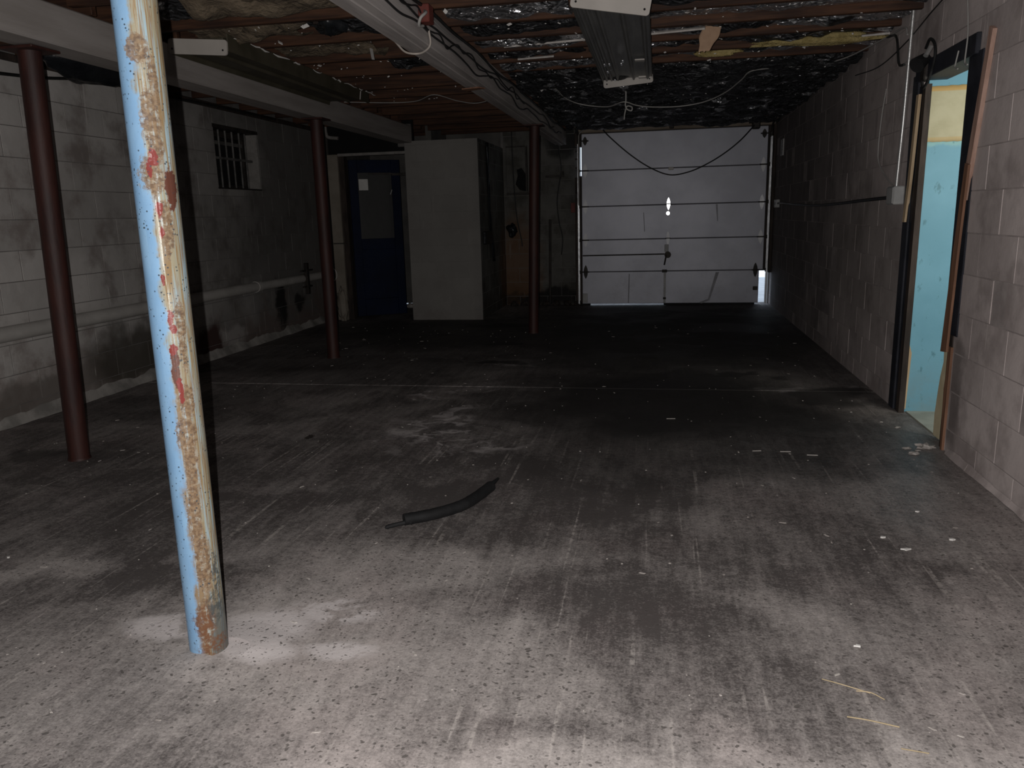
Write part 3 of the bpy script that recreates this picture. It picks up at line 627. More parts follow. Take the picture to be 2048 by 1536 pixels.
for sx, X in ((-1, DX0), (1, DX1)):
    for j, cz in enumerate((.475, .92, 1.38, 1.865, 2.26)):
        xx = X-(.05 if (j == 0 and sx > 0) else 0)
        child(MB().prism(leaf(xx-sx*.05, cz, .10 if j < 4 else .06, .03), 1, DY-.006, DY-.001), 'side_hinge', 'hinge_steel' if (j == 2 and sx > 0) else 'hinge_dull' if j in (1, 2, 3) else 'iron_dark', gd)
        child(MB().tube([(xx-sx*.10, DY-.02, cz), (X+sx*.035, DY-.035, cz)], .009, 8).tube([(X+sx*.02, DY-.035, cz), (X+sx*.04, DY-.035, cz)], .024, 12), 'roller', 'iron_dark', gd)
    xt = X+sx*.03
    tr = [(xt-sx*.0, DY-.06, .02), (xt, DY-.01, .02), (xt, DY-.06, 2.18)]
    ch = MB()
    for (a, b, c, d) in ((xt-.002+sx*.018, xt+.002+sx*.018, DY-.062, DY-.008), (min(xt, xt+sx*.02), max(xt, xt+sx*.02), DY-.064, DY-.06), (min(xt, xt+sx*.02), max(xt, xt+sx*.02), DY-.010, DY-.006)):
        ch.box(a, b, c, d, .02, 2.22)
    child(ch, 'track', 'track_steel', gd)
    child(MB().bbox(min(xt+sx*.02, xt+sx*.055), max(xt+sx*.02, xt+sx*.055), DY-.05, YB+.0, 1.5, 1.56, .002), 'track_bracket', 'iron_dark', gd)
    child(MB().tube(spline([(xt+sx*.008, DY-.035, 2.21), (xt+sx*.008, DY-.06, 2.31), (xt+sx*.008, DY-.16, 2.385), (xt+sx*.008, DY-.5, 2.40)]), .014, 8), 'curved_track', 'iron_dark', gd)
child(MB().bbox(1.30, 1.36, DY-.03, DY, .20, .25, .004), 'bottom_bracket', 'iron_dark', gd)
child(MB().bbox(-1.04, -.97, DY-.02, DY, .04, .17, .004), 'bottom_bracket', 'box_grey', gd)
# header and stops outside the leaf; the light comes in where they are broken away
hd = tag(link('trim_2', None, None, (.2, 11.22, 2.36)), 'bare timber header and stop boards round the garage door', kind='structure')
child(MB().bbox(-1.10, 1.50, 11.13, 11.27, 2.365, 2.46, .006), 'header', 'header_wood', hd)
child(MB().bbox(-1.10, 1.50, 11.16, 11.27, 2.46, ZD, .006), 'header_pad', 'dark_wood', hd)
child(MB().bbox(-1.10, -1.00, 11.215, 11.30, 0, 1.80, .004), 'stop_board', 'dark_wood', hd)
child(MB().bbox(-1.10, -1.00, 11.215, 11.30, 2.19, 2.37, .004), 'stop_board', 'dark_wood', hd)
child(MB().bbox(1.385, 1.52, 11.215, 11.30, .46, 2.37, .004), 'stop_board', 'dark_wood', hd)
child(MB().bbox(1.485, 1.525, 11.10, 11.29, .44, 2.37, .004), 'side_board', 'dark_wood', hd)
child(MB().bbox(-1.135, -1.085, 11.12, 11.30, 0, 1.78, .004), 'side_board', 'dark_wood', hd)
child(MB().bbox(-1.135, -1.085, 11.12, 11.30, 2.20, 2.37, .004), 'side_board', 'dark_wood', hd)
for z in (1.9, 2.02, 2.12):
    child(MB().bbox(-1.135, -1.085, 11.2, 11.27, z, z+.02, .003), 'wood_splinter', 'dark_wood', hd)
tag(MB().tube(spline([(-1.075, 11.08, 1.4), (-1.075, 11.08, 2.25), (-1.06, 11.08, 2.36), (-.98, 11.08, 2.41), (-.9, 11.08, 2.42)]), .011, 8).build('bent_pipe', 'pipe_paint'), 'thin pale bent pipe at upper left corner of garage door', 'pipe')

# ------------------------------------------------------------ side doorway and passage
df = tag(link('trim_3', None, None, (XR, 4.8, 0)), 'black painted frame of the side doorway with broken wooden trim', kind='structure')
child(MB().bbox(XR-.022, XR+.13, DW0-.02, DW1+.06, DWH-.015, DWH+.085, .004), 'head_board', 'black_jamb', df)
child(MB().bbox(XR-.006, XR+.13, DW0-.08, DW0+.10, 0.62, DWH, .004), 'jamb', 'black_jamb', df)
child(MB().bbox(XR-.004, XR+.13, DW0-.03, DW0+.03, 0, .62, .004), 'jamb', 'dark_wood', df)
child(MB().bbox(XR-.012, XR+.03, DW1+.03, DW1+.13, 0, DWH+.03, .003), 'jamb', 'black_jamb', df)
child(MB().prism([(5.20, 1.93), (5.245, 1.93), (5.29, 1.45), (5.335, 1.19), (5.29, 1.19), (5.245, 1.45)], 0, XR-.024, XR-.008), 'trim_strip', 'pale_wood', df)
child(MB().prism([(5.15, 1.98), (5.20, 1.98), (5.23, 0), (5.17, 0)], 0, XR-.004, XR+.03), 'trim_strip', 'dark_wood', df)
child(MB().bbox(XR-.002, XR+.03, 5.19, DW1+.03, 0, 1.98, .002), 'jamb', 'black_jamb', df)
child(MB().prism([(4.19, 2.08), (4.232, 2.10), (4.315, 1.72), (4.40, 1.33), (4.345, 1.31), (4.262, 1.71)], 0, XR-.022, XR-.002), 'trim_strip', 'pink_wood', df)
child(MB().prism([(4.30, 1.48), (4.345, 1.49), (4.395, 1.06), (4.445, .525), (4.365, .535), (4.335, 1.06)], 0, XR-.034, XR-.022), 'trim_strip', 'brown_trim', df)
child(MB().prism([(4.36, .56), (4.395, .56), (4.40, .40), (4.41, .33), (4.385, .0), (4.36, .0)], 0, XR-.012, XR+.02), 'splinter', 'brown_trim', df)
child(MB().prism([(4.44, .80), (4.515, .78), (4.55, .54), (4.54, .45), (4.57, .36), (4.585, .28), (4.605, .14), (4.60, .02), (4.43, .02)], 0, XR+.02, XR+.05), 'splinter', 'cream_strip', df)
wp = tag(MB().box(XR+.03, 3.4, 5.205, 5.30, 0, 2.3).build('wall_passage', 'blue_wall'), 'scuffed blue wall of the side passage', kind='structure')
child(MB().prism([(1.548, .02), (1.575, .02), (1.585, .38), (1.565, .45), (1.55, .38)], 1, 5.198, 5.206), 'bare_edge', 'pale_wood', wp, 'strip of bare tan wood')
tag(MB().box(XR+.12, 3.4, 3.6, 3.7, 0, 2.3).box(3.3, 3.4, 3.7, 5.21, 0, 2.3).build('wall_passage_end', 'rough_plaster'), 'plain far walls of the side passage', kind='structure')
tag(MB().box(XR+.12, 3.4, 3.6, 5.3, 2.13, 2.2).build('ceiling_passage', 'passage_ceiling'), 'pale ceiling of the side passage', kind='structure')
tag(MB().box(XR+.05, 3.4, 3.6, 5.3, -.1, .004).build('floor_passage', 'passage_floor'), 'pale concrete floor of the side passage', kind='structure')
pw = tag(link('added_window', None, None, (2.15, 3.71, 1.2)), 'added unseen window with a glowing pane at the near end of the side passage', kind='structure')  # made-up window, added out of view to go with the passage lamp
kk = NB('added_glow_glass'); kk.put(kk.b.inputs['Emission Color'], (1.0, .98, .9)); kk.b.inputs['Emission Strength'].default_value = 1.5; MT['added_glow_glass'] = kk.out((.6, .65, .65), .2)
child(MB().box(1.85, 2.45, 3.702, 3.712, 1.2, 1.9), 'pane', 'added_glow_glass', pw)
for (a, b, c, d) in ((1.80, 1.85, 1.15, 1.95), (2.45, 2.50, 1.15, 1.95), (1.85, 2.45, 1.15, 1.2), (1.85, 2.45, 1.9, 1.95)):
    child(MB().box(a, b, 3.70, 3.74, c, d), 'frame', 'pale_wood', pw)
tag(MB().grid(lambda u, v: (1.545+.232*u, 5.197+.003*nz(u*5, v*6), 1.655+.315*v+.004*nz(u*9, v*3, 4)), 12, 12).build('taped_paper', 'cream_paper'), 'cream paper sheet taped high on the blue passage wall', 'paper')
bpy.data.objects['taped_paper'].modifiers.new('t', 'SOLIDIFY').thickness = .002

# ------------------------------------------------------------ lamps on the ceiling
def fixture(label, x0, x1, y0, y1, z, ribs, body_mat, near_roll, plate_h, far_plate=True):
    t = thing('fluorescent_fixture', label, 'light fixture', ((x0+x1)/2, (y0+y1)/2, z))
    prof = []
    W = x1-x0; N = 80
    def h(u):
        s = .012*math.exp(-((u)/.02)**2)
        for r in ribs: s += .020*math.exp(-((u-r)/.028)**4)
        return s
    def pan(u, v):
        return (x0+W*u, y0+(y1-y0)*v, z+.03-h(u)-(.02 if u in (0, 1) else 0))
    o = child(MB().grid(pan, N, 4, True), 'reflector_pan', body_mat, t)
    child(MB().bbox(x0+.02, x1-.02, y0, y1, z+.034, z+.076, .004), 'housing', 'olive_metal', t)
    def plate(y, rollv, cx, cz, hh, wd):
        c = .018; P = []
        for (sx, sz, a0) in ((1, 1, 0), (-1, 1, 90), (-1, -1, 180), (1, -1, 270)):
            for q in range(5):
                a = math.radians(a0+q*22.5); P.append((sx*(wd/2-c)+c*math.cos(a), sz*(hh/2-c)+c*math.sin(a)))
        P = [(cx+u*math.cos(rollv)-v*math.sin(rollv), cz+u*math.sin(rollv)+v*math.cos(rollv)) for u, v in P]
        pl_ = child(MB().prism(P, 1, y-.006, y+.006), 'end_plate', 'white_enamel', t, 'white end plate with rounded corners')
        for sx in (-1, 1):
            u, v = sx*(wd/2-.028), -hh/2+.03
            hx, hz = cx+u*math.cos(rollv)-v*math.sin(rollv), cz+u*math.sin(rollv)+v*math.cos(rollv)
            child(MB().tube([(hx, y-.0075, hz), (hx, y-.005, hz)], .006, 10), 'screw_hole', 'void_black', pl_)
    cx = (x0+x1)/2
    plate(y0-.006, near_roll, cx, z+plate_h/2-.018, plate_h, W+.02)
    if far_plate: plate(y1+.008, math.radians(4), cx, z+plate_h/2-.028, plate_h, W+.005)
    return t
f1 = fixture('long ribbed metal fluorescent fixture without tubes, above the open floor', -.455, -.055, 4.44, 6.86, 2.345, (.07, .17, .30, .62, .90), 'fixture_metal', math.radians(-10), .115)
child(MB().bbox(-.175, -.105, 5.98, 6.05, 2.352, 2.362, .002), 'wiring_cover', 'white_enamel', f1)
child(MB().bbox(-.165, -.105, 6.70, 6.74, 2.346, 2.36, .002), 'wiring_cover', 'white_enamel', f1)
for (x, y) in ((-.39, 6.0), (-.355, 6.0), (-.27, 6.01), (-.385, 6.3), (-.35, 6.7), (-.255, 5.9)):
    child(MB().bbox(x-.006, x+.006, y-.035, y+.035, 2.333, 2.34, .002), 'spring_clip', 'hinge_steel', f1)
f2 = fixture('long dark fluorescent fixture with a white end plate beside the boxed beam', -2.992, -2.615, 4.71, 7.15, 2.335, (.5,), 'olive_metal', math.radians(-5), .09, False)
child(MB().bbox(-2.618, -2.610, 4.72, 7.15, 2.33, 2.43, .002), 'side_panel', 'olive_metal', f2)
pf = MB()
y = 4.8
while y < 7.1:
    L_ = random.uniform(.05, .28)
    if random.random() < .75: pf.tube([(-2.608, y+q*L_/4, 2.425+random.uniform(-.008, .006)) for q in range(5)], [.002, random.uniform(.004, .008), .006, random.uniform(.004, .009), .002], 5)
    y += L_+random.uniform(.01, .08)
tag(child(pf, 'peeling_paint', 'flake_white', f2, 'ragged white peeling paint'), kind='stuff')

# ------------------------------------------------------------ hanging scraps under the ceiling
def sheet(name, mat, label, cat, fn, nu, nv, th=.003):
    o = tag(MB().grid(fn, nu, nv, True).build(name, mat), label, cat); o.modifiers.new('t', 'SOLIDIFY').thickness = th; return o
def torn(u, v):
    wd = .135*(1-.6*v)*(1+.25*nz(v*4, 1.)); cx = .355-.075*v
    return (cx+(u-.5)*wd*1.3+.01*nz(u*4, v*4, 2), 5.48+.02*math.sin(v*3)+.01*nz(u*3, v*3, 5), 2.525-.23*v-.02*abs(nz(u*5, v*1, 8)))
sheet('torn_facing', 'kraft', 'torn brown paper facing hanging right of the ribbed fixture', 'paper', torn, 10, 14)
def torn2(u, v): return (-3.0+.30+.05*(u-.5)*(1-.6*v)+.004*nz(u*3, v*4), 3.92+.01*nz(u, v*3, 2), 2.46-.085*v)
sheet('torn_facing', 'kraft', 'small torn brown paper point hanging left of the rusty blue post', 'paper', torn2, 5, 6)
def strip(name, mat, label, cat, a, b, wd, th=.006):
    a = Vector(a); b = Vector(b); d = (b-a); L_ = d.length
    o = tag(MB().bbox(-wd/2, wd/2, -th/2, th/2, 0, L_, .0015).build(name, mat, None, a, d.to_track_quat('Z', 'Y').to_euler()), label, cat); return o
strip('hanging_strip', 'wire_grey', 'pale metal strip dangling left of the whitewashed beam', 'strip', (-1.94, 5.4, 2.48), (-1.915, 5.38, 2.355), .022)
strip('hanging_stick', 'dark_wood', 'short wooden stick poking down beside the black plastic bundle', 'stick', (-2.06, 4.70, 2.60), (-2.00, 4.66, 2.435), .025, .02)
strip('hanging_strip', 'lath_white', 'short white strip hanging beside the dark fixture near the boxed beam', 'strip', (-2.59, 6.9, 2.40), (-2.60, 6.9, 2.33), .014)
def lump(name, mat, label, cat, c, r, seed, amp=.35, nu=24, nv=14):
    def fn(u, v):
        a = u*2*PI; b = v*PI; d = Vector((math.cos(a)*math.sin(b), math.sin(a)*math.sin(b), math.cos(b)))
        q = 1+amp*nz(d.x*1.8+seed, d.y*1.8, d.z*1.8)+amp*.5*nz(d.x*5+seed, d.y*5, d.z*5); return (d.x*r[0]*q, d.y*r[1]*q, d.z*r[2]*q)
    return tag(MB().grid(fn, nu, nv, nu > 12).build(name, mat, None, c), label, cat)
lump('plastic_bundle', 'black_plastic', 'crumpled black plastic bundle stuffed between the middle joists', 'plastic', (-1.93, 4.76, 2.475), (.09, .11, .075), 3, .5)
lump('insulation_clump', 'tan_batt', 'tan torn insulation clump above the white fixture end plate', 'insulation', (-2.35, 4.75, 2.50), (.27, .14, .07), 8, .5)
lump('fiberglass_strip', 'fiberglass', 'long yellow fiberglass strip under the joists near the right wall', 'insulation', (1.08, 6.04, 2.425), (.42, .05, .035), 12, .45, 40, 12)
lump('fiberglass_strip', 'fiberglass', 'short yellow fiberglass strip behind the torn brown paper', 'insulation', (.42, 6.28, 2.425), (.17, .04, .03), 14, .45, 30, 12)
lump('insulation_roll', 'black_plastic', 'sagging black plastic roll behind the leftmost red post under the beam', 'plastic', (-3.55, 4.62, 2.315), (.10, .42, .125), 21, .25, 20, 16)

lump('plaster_lump', 'frame_cream', 'crumbling pale plaster lump at foot of blue door frame', 'rubble', (-4.03, 9.57, .20), (.07, .05, .22), 17, .45)
def cable(name, label, pts, r, mat, cat='cable', n=6, sp=8):
    return tag(MB().tube(spline(pts, sp), r, n).build(name, mat), label, cat)
# cords along the whitewashed beam
def drift(seed, xs, zlo, zhi, y0, y1, n):
    return [(xs+.004*nz(i*.7, seed), y0+(y1-y0)*i/n, zlo+(zhi-zlo)*(.5+.9*nz(i*.45, seed, 3.))) for i in range(n+1)]
cable('beam_cord', 'lowest black cord looping along the whitewashed beam', drift(1., -1.253, 2.245, 2.33, 3.4, 10.6, 26), .006, 'wire_black')
cable('beam_cord', 'middle black cord strung along the whitewashed beam', drift(5., -1.249, 2.30, 2.38, 3.4, 9.8, 22), .006, 'wire_black')
cable('beam_cord', 'thick dark cord along the top edge of the whitewashed beam', drift(9., -1.243, 2.37, 2.42, 3.4, 11.0, 20), .009, 'wire_black')
cable('beam_cord', 'loosest black cord drooping off the whitewashed beam face', drift(21., -1.246, 2.25, 2.40, 3.4, 7.6, 30), .005, 'wire_black')
cable('beam_cord', 'thin grey wire along the upper whitewashed beam', drift(13., -1.25, 2.36, 2.41, 4.4, 9.0, 14), .004, 'wire_grey')
cable('white_cord', 'short white cord looped beneath the whitewashed beam', [(-1.245, 4.42, 2.30), (-1.25, 4.46, 2.24), (-1.285, 4.50, 2.215), (-1.35, 4.55, 2.208), (-1.41, 4.50, 2.212), (-1.435, 4.40, 2.25)], .006, 'wire_tan')
jbx = thing('junction_box', 'small red electrical box on the side of the whitewashed beam', 'electrical box', (-1.235, 4.33, 2.35))
child(MB().bbox(-1.26, -1.20, 4.28, 4.37, 2.31, 2.40, .004), 'box_body', 'box_red', jbx)
child(MB().tube(spline([(-1.22, 4.27, 2.36), (-1.20, 4.22, 2.34), (-1.22, 4.19, 2.31), (-1.24, 4.22, 2.28), (-1.235, 4.28, 2.29)]), .008, 8), 'clamp', 'wire_grey', jbx)
# wires under the joists
cable('ceiling_wire', 'thin grey wire sagging between the boxed beam and the whitewashed beam', [(-2.99, 7.5, 2.405), (-2.56, 7.6, 2.39), (-2.28, 7.55, 2.385), (-2.06, 7.4, 2.41), (-1.89, 7.62, 2.375), (-1.72, 7.75, 2.365), (-1.45, 7.6, 2.40)], .004, 'wire_grey')
cable('ceiling_wire', 'long grey wire draped behind the ribbed fixture over to the right wall', [(-1.2, 7.3, 2.40), (-.95, 7.25, 2.405), (-.87, 7.7, 2.36), (-.73, 7.9, 2.32), (-.48, 7.8, 2.275), (-.32, 7.6, 2.285), (-.2, 7.7, 2.26), (-.05, 7.75, 2.245), (.2, 7.75, 2.24), (.42, 7.7, 2.265), (.58, 7.5, 2.31), (.68, 7.2, 2.36), (.74, 7.0, 2.395), (.95, 6.9, 2.395), (1.19, 6.85, 2.39), (1.37, 6.6, 2.385), (1.5, 6.0, 2.40), (1.505, 5.6, 2.38), (1.5, 5.5, 2.32)], .0055, 'wire_grey')
cable('pull_cord', 'short grey rope hanging knotted below the ribbed fixture', [(-.30, 7.6, 2.44), (-.30, 7.6, 2.3), (-.305, 7.6, 2.26), (-.29, 7.6, 2.22), (-.25, 7.6, 2.205), (-.245, 7.6, 2.235), (-.29, 7.61, 2.245), (-.31, 7.6, 2.18), (-.315, 7.6, 2.13)], .007, 'wire_grey', 'rope')
cable('door_cable', 'black cable sagging in front of the garage door', [(-.77, 10.95, 2.42), (-.64, 10.9, 2.275), (-.37, 10.9, 2.04), (-.1, 10.9, 1.86), (.155, 10.9, 1.762), (.41, 10.9, 1.795), (.65, 10.9, 1.895), (.86, 10.9, 2.02), (1.05, 10.9, 2.17), (1.22, 10.95, 2.35)], .0085, 'wire_black')
tag(MB().bbox(-.03, .03, -.03, .03, -.10, 0, .006).build('cable_clip', 'iron_dark', None, (.17, 11.10, 2.47)), 'dark bracket at the middle of the garage door header', 'bracket')
tag(MB().bbox(-.05, .05, -.05, .05, -.09, .04, .012).tube([(-.09, 0, 0), (.12, 0, .01)], .02, 8).build('spring_bracket', 'iron_dark', None, (1.25, 11.05, 2.40)), 'dark bracket at the upper right corner of the garage door', 'bracket')

# ------------------------------------------------------------ on the right wall
cable('steel_conduit', 'thin steel conduit running down the right wall to the switch box', [(1.508, 5.44, 2.45), (1.508, 5.455, 2.2), (1.508, 5.48, 1.78), (1.508, 5.50, 1.6), (1.508, 5.52, 1.41)], .0105, 'conduit_steel', 'conduit', 10)
sb = thing('switch_box', 'grey metal switch box on the right wall beside the doorway', 'electrical box', (1.52, 5.47, 1.30))
child(MB().bbox(1.462, 1.528, 5.40, 5.55, 1.298, 1.412, .006), 'box_body', 'box_grey', sb)
child(MB().bbox(1.457, 1.464, 5.41, 5.54, 1.305, 1.405, .003), 'cover', 'box_grey', sb)
child(MB().bbox(1.465, 1.525, 5.55, 5.575, 1.305, 1.405, .004), 'side_plate', 'iron_dark', sb)
for zz in (1.315, 1.40): child(MB().tube([(1.48, 5.57, zz), (1.48, 5.59, zz)], .009, 8), 'screw', 'conduit_steel', sb)
cable('black_cable', 'black cable running level along the right wall to the garage door', [(1.505, 5.57, 1.345), (1.512, 6.3, 1.335), (1.513, 7.2, 1.318), (1.512, 8.2, 1.31), (1.513, 9.2, 1.325), (1.513, 10.3, 1.35), (1.505, 10.61, 1.352)], .013, 'wire_black')
ob = thing('door_switch', 'small pale switch box at the far end of the black wall cable', 'electrical box', (1.52, 10.75, 1.31))
child(MB().bbox(1.485, 1.528, 10.62, 10.82, 1.30, 1.40, .005), 'box_body', 'box_grey', ob)
child(MB().tube([(1.483, 10.72, 1.35), (1.487, 10.72, 1.35)], .02, 12), 'button', 'iron_dark', ob)
op = thing('wall_plate', 'pale narrow cover plate high on the right wall near the garage door', 'cover plate', (1.52, 10.55, 1.93))
child(MB().bbox(1.512, 1.528, 10.47, 10.65, 1.93, 2.13, .003), 'plate', 'box_grey', op)
for i, zz in enumerate((1.96, 2.0, 2.04, 2.08, 2.11)): child(MB().tube([(1.510, 10.50, zz), (1.514, 10.50, zz)], .01, 8), 'knockout', 'iron_dark', op)
cable('thin_wire', 'thin grey wire bowing beside the steel conduit on the right wall', [(1.515, 5.56, 1.40), (1.517, 5.75, 1.46), (1.518, 6.0, 1.57), (1.518, 6.06, 1.68), (1.518, 6.03, 1.9), (1.518, 5.96, 2.07)], .0045, 'wire_grey')
cable('dark_wire', 'dark wire slanting from the joists to the conduit top', [(1.505, 5.98, 2.40), (1.51, 5.78, 2.36), (1.505, 5.66, 2.18), (1.503, 5.53, 2.15)], .008, 'wire_black')
cable('dark_wire', 'faint dark wire slanting along the right wall top above the doorway', [(1.52, 6.9, 2.30), (1.52, 6.2, 2.25), (1.52, 5.6, 2.29), (1.52, 5.1, 2.37), (1.52, 4.7, 2.42)], .004, 'wire_black')
cl = thing('clamp_lamp', 'black clamp lamp with coiled cord beside the side doorway head', 'lamp', (1.5, 5.05, 2.0))
child(MB().tube([(1.50, 5.10, 2.115), (1.44, 5.06, 2.07)], [.03, .045], 16), 'shade', 'black_rubber', cl)
child(MB().tube([(1.50, 5.03, 2.16), (1.47, 5.01, 2.11)], .014, 10), 'bulb_holder', 'conduit_steel', cl)
child(MB().tube(spline([(1.50, 5.12, 2.17), (1.49, 5.02, 2.20), (1.49, 4.93, 2.15), (1.49, 4.92, 2.07), (1.49, 5.0, 1.98), (1.495, 5.10, 1.95), (1.50, 5.14, 2.02), (1.50, 5.15, 2.12)]), .008, 8), 'cord', 'black_rubber', cl)
child(MB().bbox(1.49, 1.525, 5.08, 5.16, 1.99, 2.12, .006), 'clamp', 'iron_dark', cl)
cable('hook_wire', 'thin wire hanging over the head of the side doorway', [(1.515, 4.62, 2.42), (1.515, 4.57, 2.3), (1.505, 4.50, 2.16), (1.50, 4.475, 2.09), (1.492, 4.46, 1.99), (1.488, 4.43, 1.965), (1.485, 4.40, 1.96)], .004, 'wire_grey')
cable('hook_wire', 'short bent wire hook on the side doorway head', [(1.497, 4.575, 2.055), (1.49, 4.58, 2.0), (1.485, 4.57, 1.975), (1.482, 4.52, 1.96)], .004, 'wire_grey')

# ------------------------------------------------------------ on the left wall
pp = thing('wall_pipe', 'pale painted drain pipe running along the foot of the left wall', 'pipe', (-4.19, 6, .6))
child(MB().tube([(-4.19, 2.2, .622), (-4.19, 7.7, .622)], .052, 20), 'pipe_run', 'drain_paint', pp)
child(MB().tube([(-4.19, 7.68, .622), (-4.19, 9.55, .61), ], .047, 20), 'pipe_run', 'drain_paint', pp)
child(MB().tube([(-4.19, 7.66, .622), (-4.19, 7.74, .622)], .058, 20), 'coupling', 'drain_paint', pp)
child(MB().tube([(-4.19, 8.80, .615), (-4.19, 8.85, .615)], .056, 20).bbox(-4.16, -4.12, 8.79, 8.85, .43, .80, .004).bbox(-4.16, -4.13, 8.68, 8.98, .70, .72, .003).bbox(-4.16, -4.13, 8.72, 8.94, .51, .53, .003), 'pipe_hanger', 'iron_dark', pp)
child(MB().tube([(-4.15+.06*math.cos(a), 9.60, .60+.08*math.sin(a)) for a in [i*2*PI/20 for i in range(21)]], .008, 8), 'end_ring', 'drain_paint', pp)
cable('elbow_pipe', 'white elbow pipe dropping in the corner above the blue door', [(-4.06, 9.5, 2.44), (-4.055, 9.5, 2.35), (-4.03, 9.5, 2.30), (-3.95, 9.5, 2.285), (-3.9, 9.5, 2.28)], .022, 'pipe_paint', 'pipe', 10)
cable('sill_cable', 'black cable drooping along the top of the left wall', [(-4.22, 3.6, 2.30), (-4.22, 4.3, 2.27), (-4.215, 5.0, 2.31), (-4.215, 5.6, 2.38), (-4.215, 6.4, 2.38), (-4.215, 7.2, 2.40), (-4.215, 8.5, 2.41)], .012, 'wire_black')
tag(MB().bbox(XL-.1, XL+.03, 3.0, 9.7, 2.385, 2.43, .006).build('trim_4', 'dark_wood'), 'dark sill plate on top of the left wall', kind='structure')

# ------------------------------------------------------------ on the back wall beside the garage door
ep = thing('electric_panel', 'grey broken electrical panel on the stained back wall', 'electrical panel', (-1.98, 11.27, 1.58))
child(MB().bbox(-2.12, -1.82, 11.24, 11.278, 1.60, 2.25, .004), 'panel_board', 'wall_back_paint', ep)
child(MB().bbox(-1.845, -1.82, 11.225, 11.262, 1.62, 2.23, .002), 'edge', 'iron_dark', ep)
child(MB().bbox(-2.12, -1.80, 11.225, 11.262, 1.575, 1.60, .002), 'edge', 'iron_dark', ep)
child(MB().bbox(-2.12, -1.84, 11.225, 11.262, 2.225, 2.24, .002), 'edge', 'iron_dark', ep)
child(MB().prism([(-1.97, 1.92), (-1.90, 1.94), (-1.845, 1.86), (-1.845, 1.62), (-1.93, 1.64), (-1.99, 1.72), (-1.955, 1.84)], 1, 11.225, 11.241), 'broken_hole', 'void_black', ep)
cable('panel_cable', 'black cable dangling from the grey electrical panel', [(-2.03, 11.21, 2.5), (-2.02, 11.21, 2.0), (-2.0, 11.21, 1.5), (-1.97, 11.2, 1.2), (-1.92, 11.2, .95), (-1.91, 11.2, .85)], .008, 'wire_black')
lump('cable_bundle', 'black_plastic', 'black wad of old cable below the electrical panel', 'cable', (-2.05, 11.2, 1.08), (.07, .05, .09), 31, .5)
cable('wall_cable', 'wavy black cable hanging down the back wall beside garage door', [(-1.37, 11.25, 2.45), (-1.37, 11.25, 2.2), (-1.34, 11.25, 1.9), (-1.40, 11.25, 1.5), (-1.38, 11.25, 1.2), (-1.33, 11.25, .95), (-1.35, 11.25, .72)], .008, 'wire_black')
tag(MB().tube([(-1.52, 11.22, .02), (-1.505, 11.24, 1.22)], .017, 10).build('iron_rod', 'iron_dark'), 'dark iron rod leaning upright against the back wall', 'rod')
tag(MB().bbox(-1.56, -1.30, 11.24, 11.28, 1.80, 1.825, .003).tube([(-1.31, 11.25, 1.83), (-1.31, 11.23, 1.87)], .012, 8).build('wall_bracket', 'iron_dark'), 'small rusty iron bracket on the back wall', 'bracket')
rb = thing('fire_switch', 'small dark red box left of the garage door track', 'electrical box', (-1.17, 11.27, 1.30))
child(MB().bbox(-1.205, -1.13, 11.22, 11.278, 1.305, 1.44, .004), 'box_body', 'box_red', rb)
child(MB().bbox(-1.19, -1.145, 11.216, 11.222, 1.33, 1.415, .002), 'cover', 'box_red', rb)
for i in range(7):
    x = -2.05+i*.155+random.random()*.03; lump('debris_lump', 'leaf_dark', 'dark debris lump along the foot of the back wall', 'debris', (x, 11.1+random.random()*.1, .03), (.055, .05, .045), 40+i, .5, 12, 8)['group'] = 'debris lumps at the back wall'

# ------------------------------------------------------------ on the floor
hose = thing('rubber_hose', 'bent black rubber hose lying on the open floor', 'hose', (-.95, 3.2, 0))
hp = spline([(-1.06, 3.015, .026), (-.95, 3.09, .027), (-.86, 3.19, .027), (-.815, 3.30, .026), (-.775, 3.47, .024)], 8)
child(MB().tube(hp, [.026+.002*nz(i*.8, 2.) for i in range(len(hp))], 14), 'tube', 'black_rubber', hose)
child(MB().tube(spline([(-1.13, 2.965, .006), (-1.09, 2.99, .012), (-1.03, 3.02, .018)], 5), [.004]+[.010]*9+[.018], 8), 'frayed_tip', 'black_rubber', hose)
child(MB().tube([(-.777, 3.465, .03), (-.755, 3.56, .035)], [.014, .006], 7).tube([(-.782, 3.462, .02), (-.79, 3.55, .02)], [.012, .004], 7), 'frayed_tip', 'black_rubber', hose)
tag(MB().grid(lambda u, v: (-2.07+.05*(u-.5)*(1-abs(v-.5)), 4.26+.09*(v-.5), .006+.018*abs(nz(u*4, v*5))), 6, 8, False).tube([(-2.07, 4.26, .01), (-2.02, 4.22, .03)], .006, 6).build('dead_leaf', 'leaf_dark'), 'curled dark leaf on the floor between the posts', 'leaf')
def straw(label, pts, r=.0017): tag(MB().tube(spline(pts, 5), r, 5).build('straw', 'straw'), label, 'straw')
straw('long pale straw on the near right floor, upper of two', [(.47, 2.075, .004), (.52, 2.05, .007), (.585, 2.025, .004)])
straw('curved pale straw beside the upper straw on the near right floor', [(.55, 2.03, .004), (.585, 2.025, .006), (.615, 2.00, .004)])
straw('pale straw at the near right, lower of two', [(.50, 1.91, .004), (.55, 1.90, .006), (.62, 1.885, .004)], .002)
straw('short pale straw stub nearest the lower right corner', [(.60, 1.80, .004), (.66, 1.79, .005)])
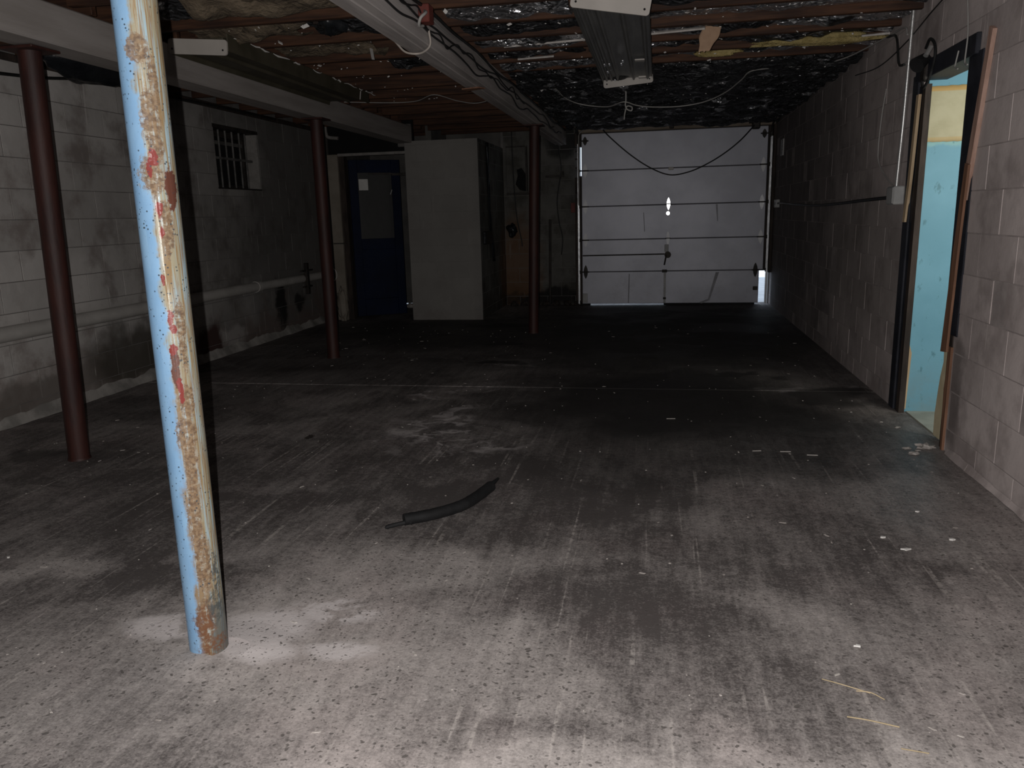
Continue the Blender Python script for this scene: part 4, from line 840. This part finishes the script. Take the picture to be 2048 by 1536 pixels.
for (px, py, L_, a, lab) in ((.10, 4.9, .07, .1, 'pale wood splinter left of two in the dark middle floor'), (.55, 4.25, .06, .2, 'pale wood splinter in line with the doorway, leftmost of three'), (.70, 4.25, .07, .05, 'pale wood splinter in line with the doorway, middle of three'), (.83, 4.2, .07, -.02, 'pale wood splinter in line with the doorway, rightmost of three')):
    tag(MB().bbox(-L_*.4, L_*.4, -.003, .003, 0, .004, .001).build('wood_splinter', 'lath_white', None, (px, py, 0), (0, 0, a)), lab, 'splinter')
for (px, py, r, lab) in ((.90, 3.12, .022, 'white paint chip on the right floor, left of a pair'), (.955, 3.01, .03, 'white paint chip on the right floor, right of a pair'), (1.16, 3.13, .028, 'white paint chip closest to the right wall foot'), (1.12, 3.42, .016, 'small white chip on the floor below the doorway streak'), (.61, 2.27, .02, 'white crumb alone on the near right floor'), (-2.56, 2.5, .014, 'white crumb on the left floor behind the rusty post')):
    n = 7; tag(MB().prism([(r*random.uniform(.25, .75)*math.cos(i*2*PI/n), .5*r*random.uniform(.25, .75)*math.sin(i*2*PI/n)) for i in range(n)], 2, .0, .005).build('paint_chip', 'flake_white', None, (px, py, 0), (.0, 0, random.uniform(-.4, .4))), lab, 'paint chip')
rub = ((1.45, 4.385, .034, 'largest pale rubble piece at the near foot of the doorway'), (1.345, 4.365, .013, 'small rubble piece left of the pale rubble at the doorway'), (1.355, 4.27, .017, 'dark edged rubble piece nearest the viewer below the doorway'), (1.395, 4.335, .009, 'tiny rubble crumb just before the pale rubble at the doorway'), (1.42, 4.80, .010, 'rubble crumb at the middle of the doorway sill'), (1.36, 4.92, .007, 'lone rubble crumb furthest up the doorway edge'))
for i, (px, py, r, lab) in enumerate(rub):
    lump('rubble_piece', 'rubble', lab, 'rubble', (px, py, r*.35), (r*1.5, r*.8, r*.45), 60+i*3, .9, 9, 6)
# grit scattered over the slab, too fine to count
gr = MB()
for i in range(420):
    y = 1.6+7.5*random.random()**1.3; x = random.uniform(-3.8, 1.4)
    s = random.uniform(.0012, .0032)*(1+.10*y); a = random.uniform(0, PI); l = s*random.choice((1, 1, 1.5, 4))
    e1 = Vector((math.cos(a), math.sin(a), 0))*l; e2 = Vector((-math.sin(a), math.cos(a), 0))*s; c = Vector((x, y, 0)); hgt = Vector((0, 0, s*.7))
    q = [c-e1-e2, c+e1*.8-e2, c+e1+e2*.7, c-e1*.6+e2]; gr.add(q+[p*1.0+hgt-(p-c)*.3 for p in q], [(3, 2, 1, 0), (4, 5, 6, 7), (0, 1, 5, 4), (1, 2, 6, 5), (2, 3, 7, 6), (3, 0, 4, 7)])
tag(gr.build('floor_grit', 'rubble'), 'fine pale grit and crumbs scattered over the concrete floor', 'grit', kind='stuff')
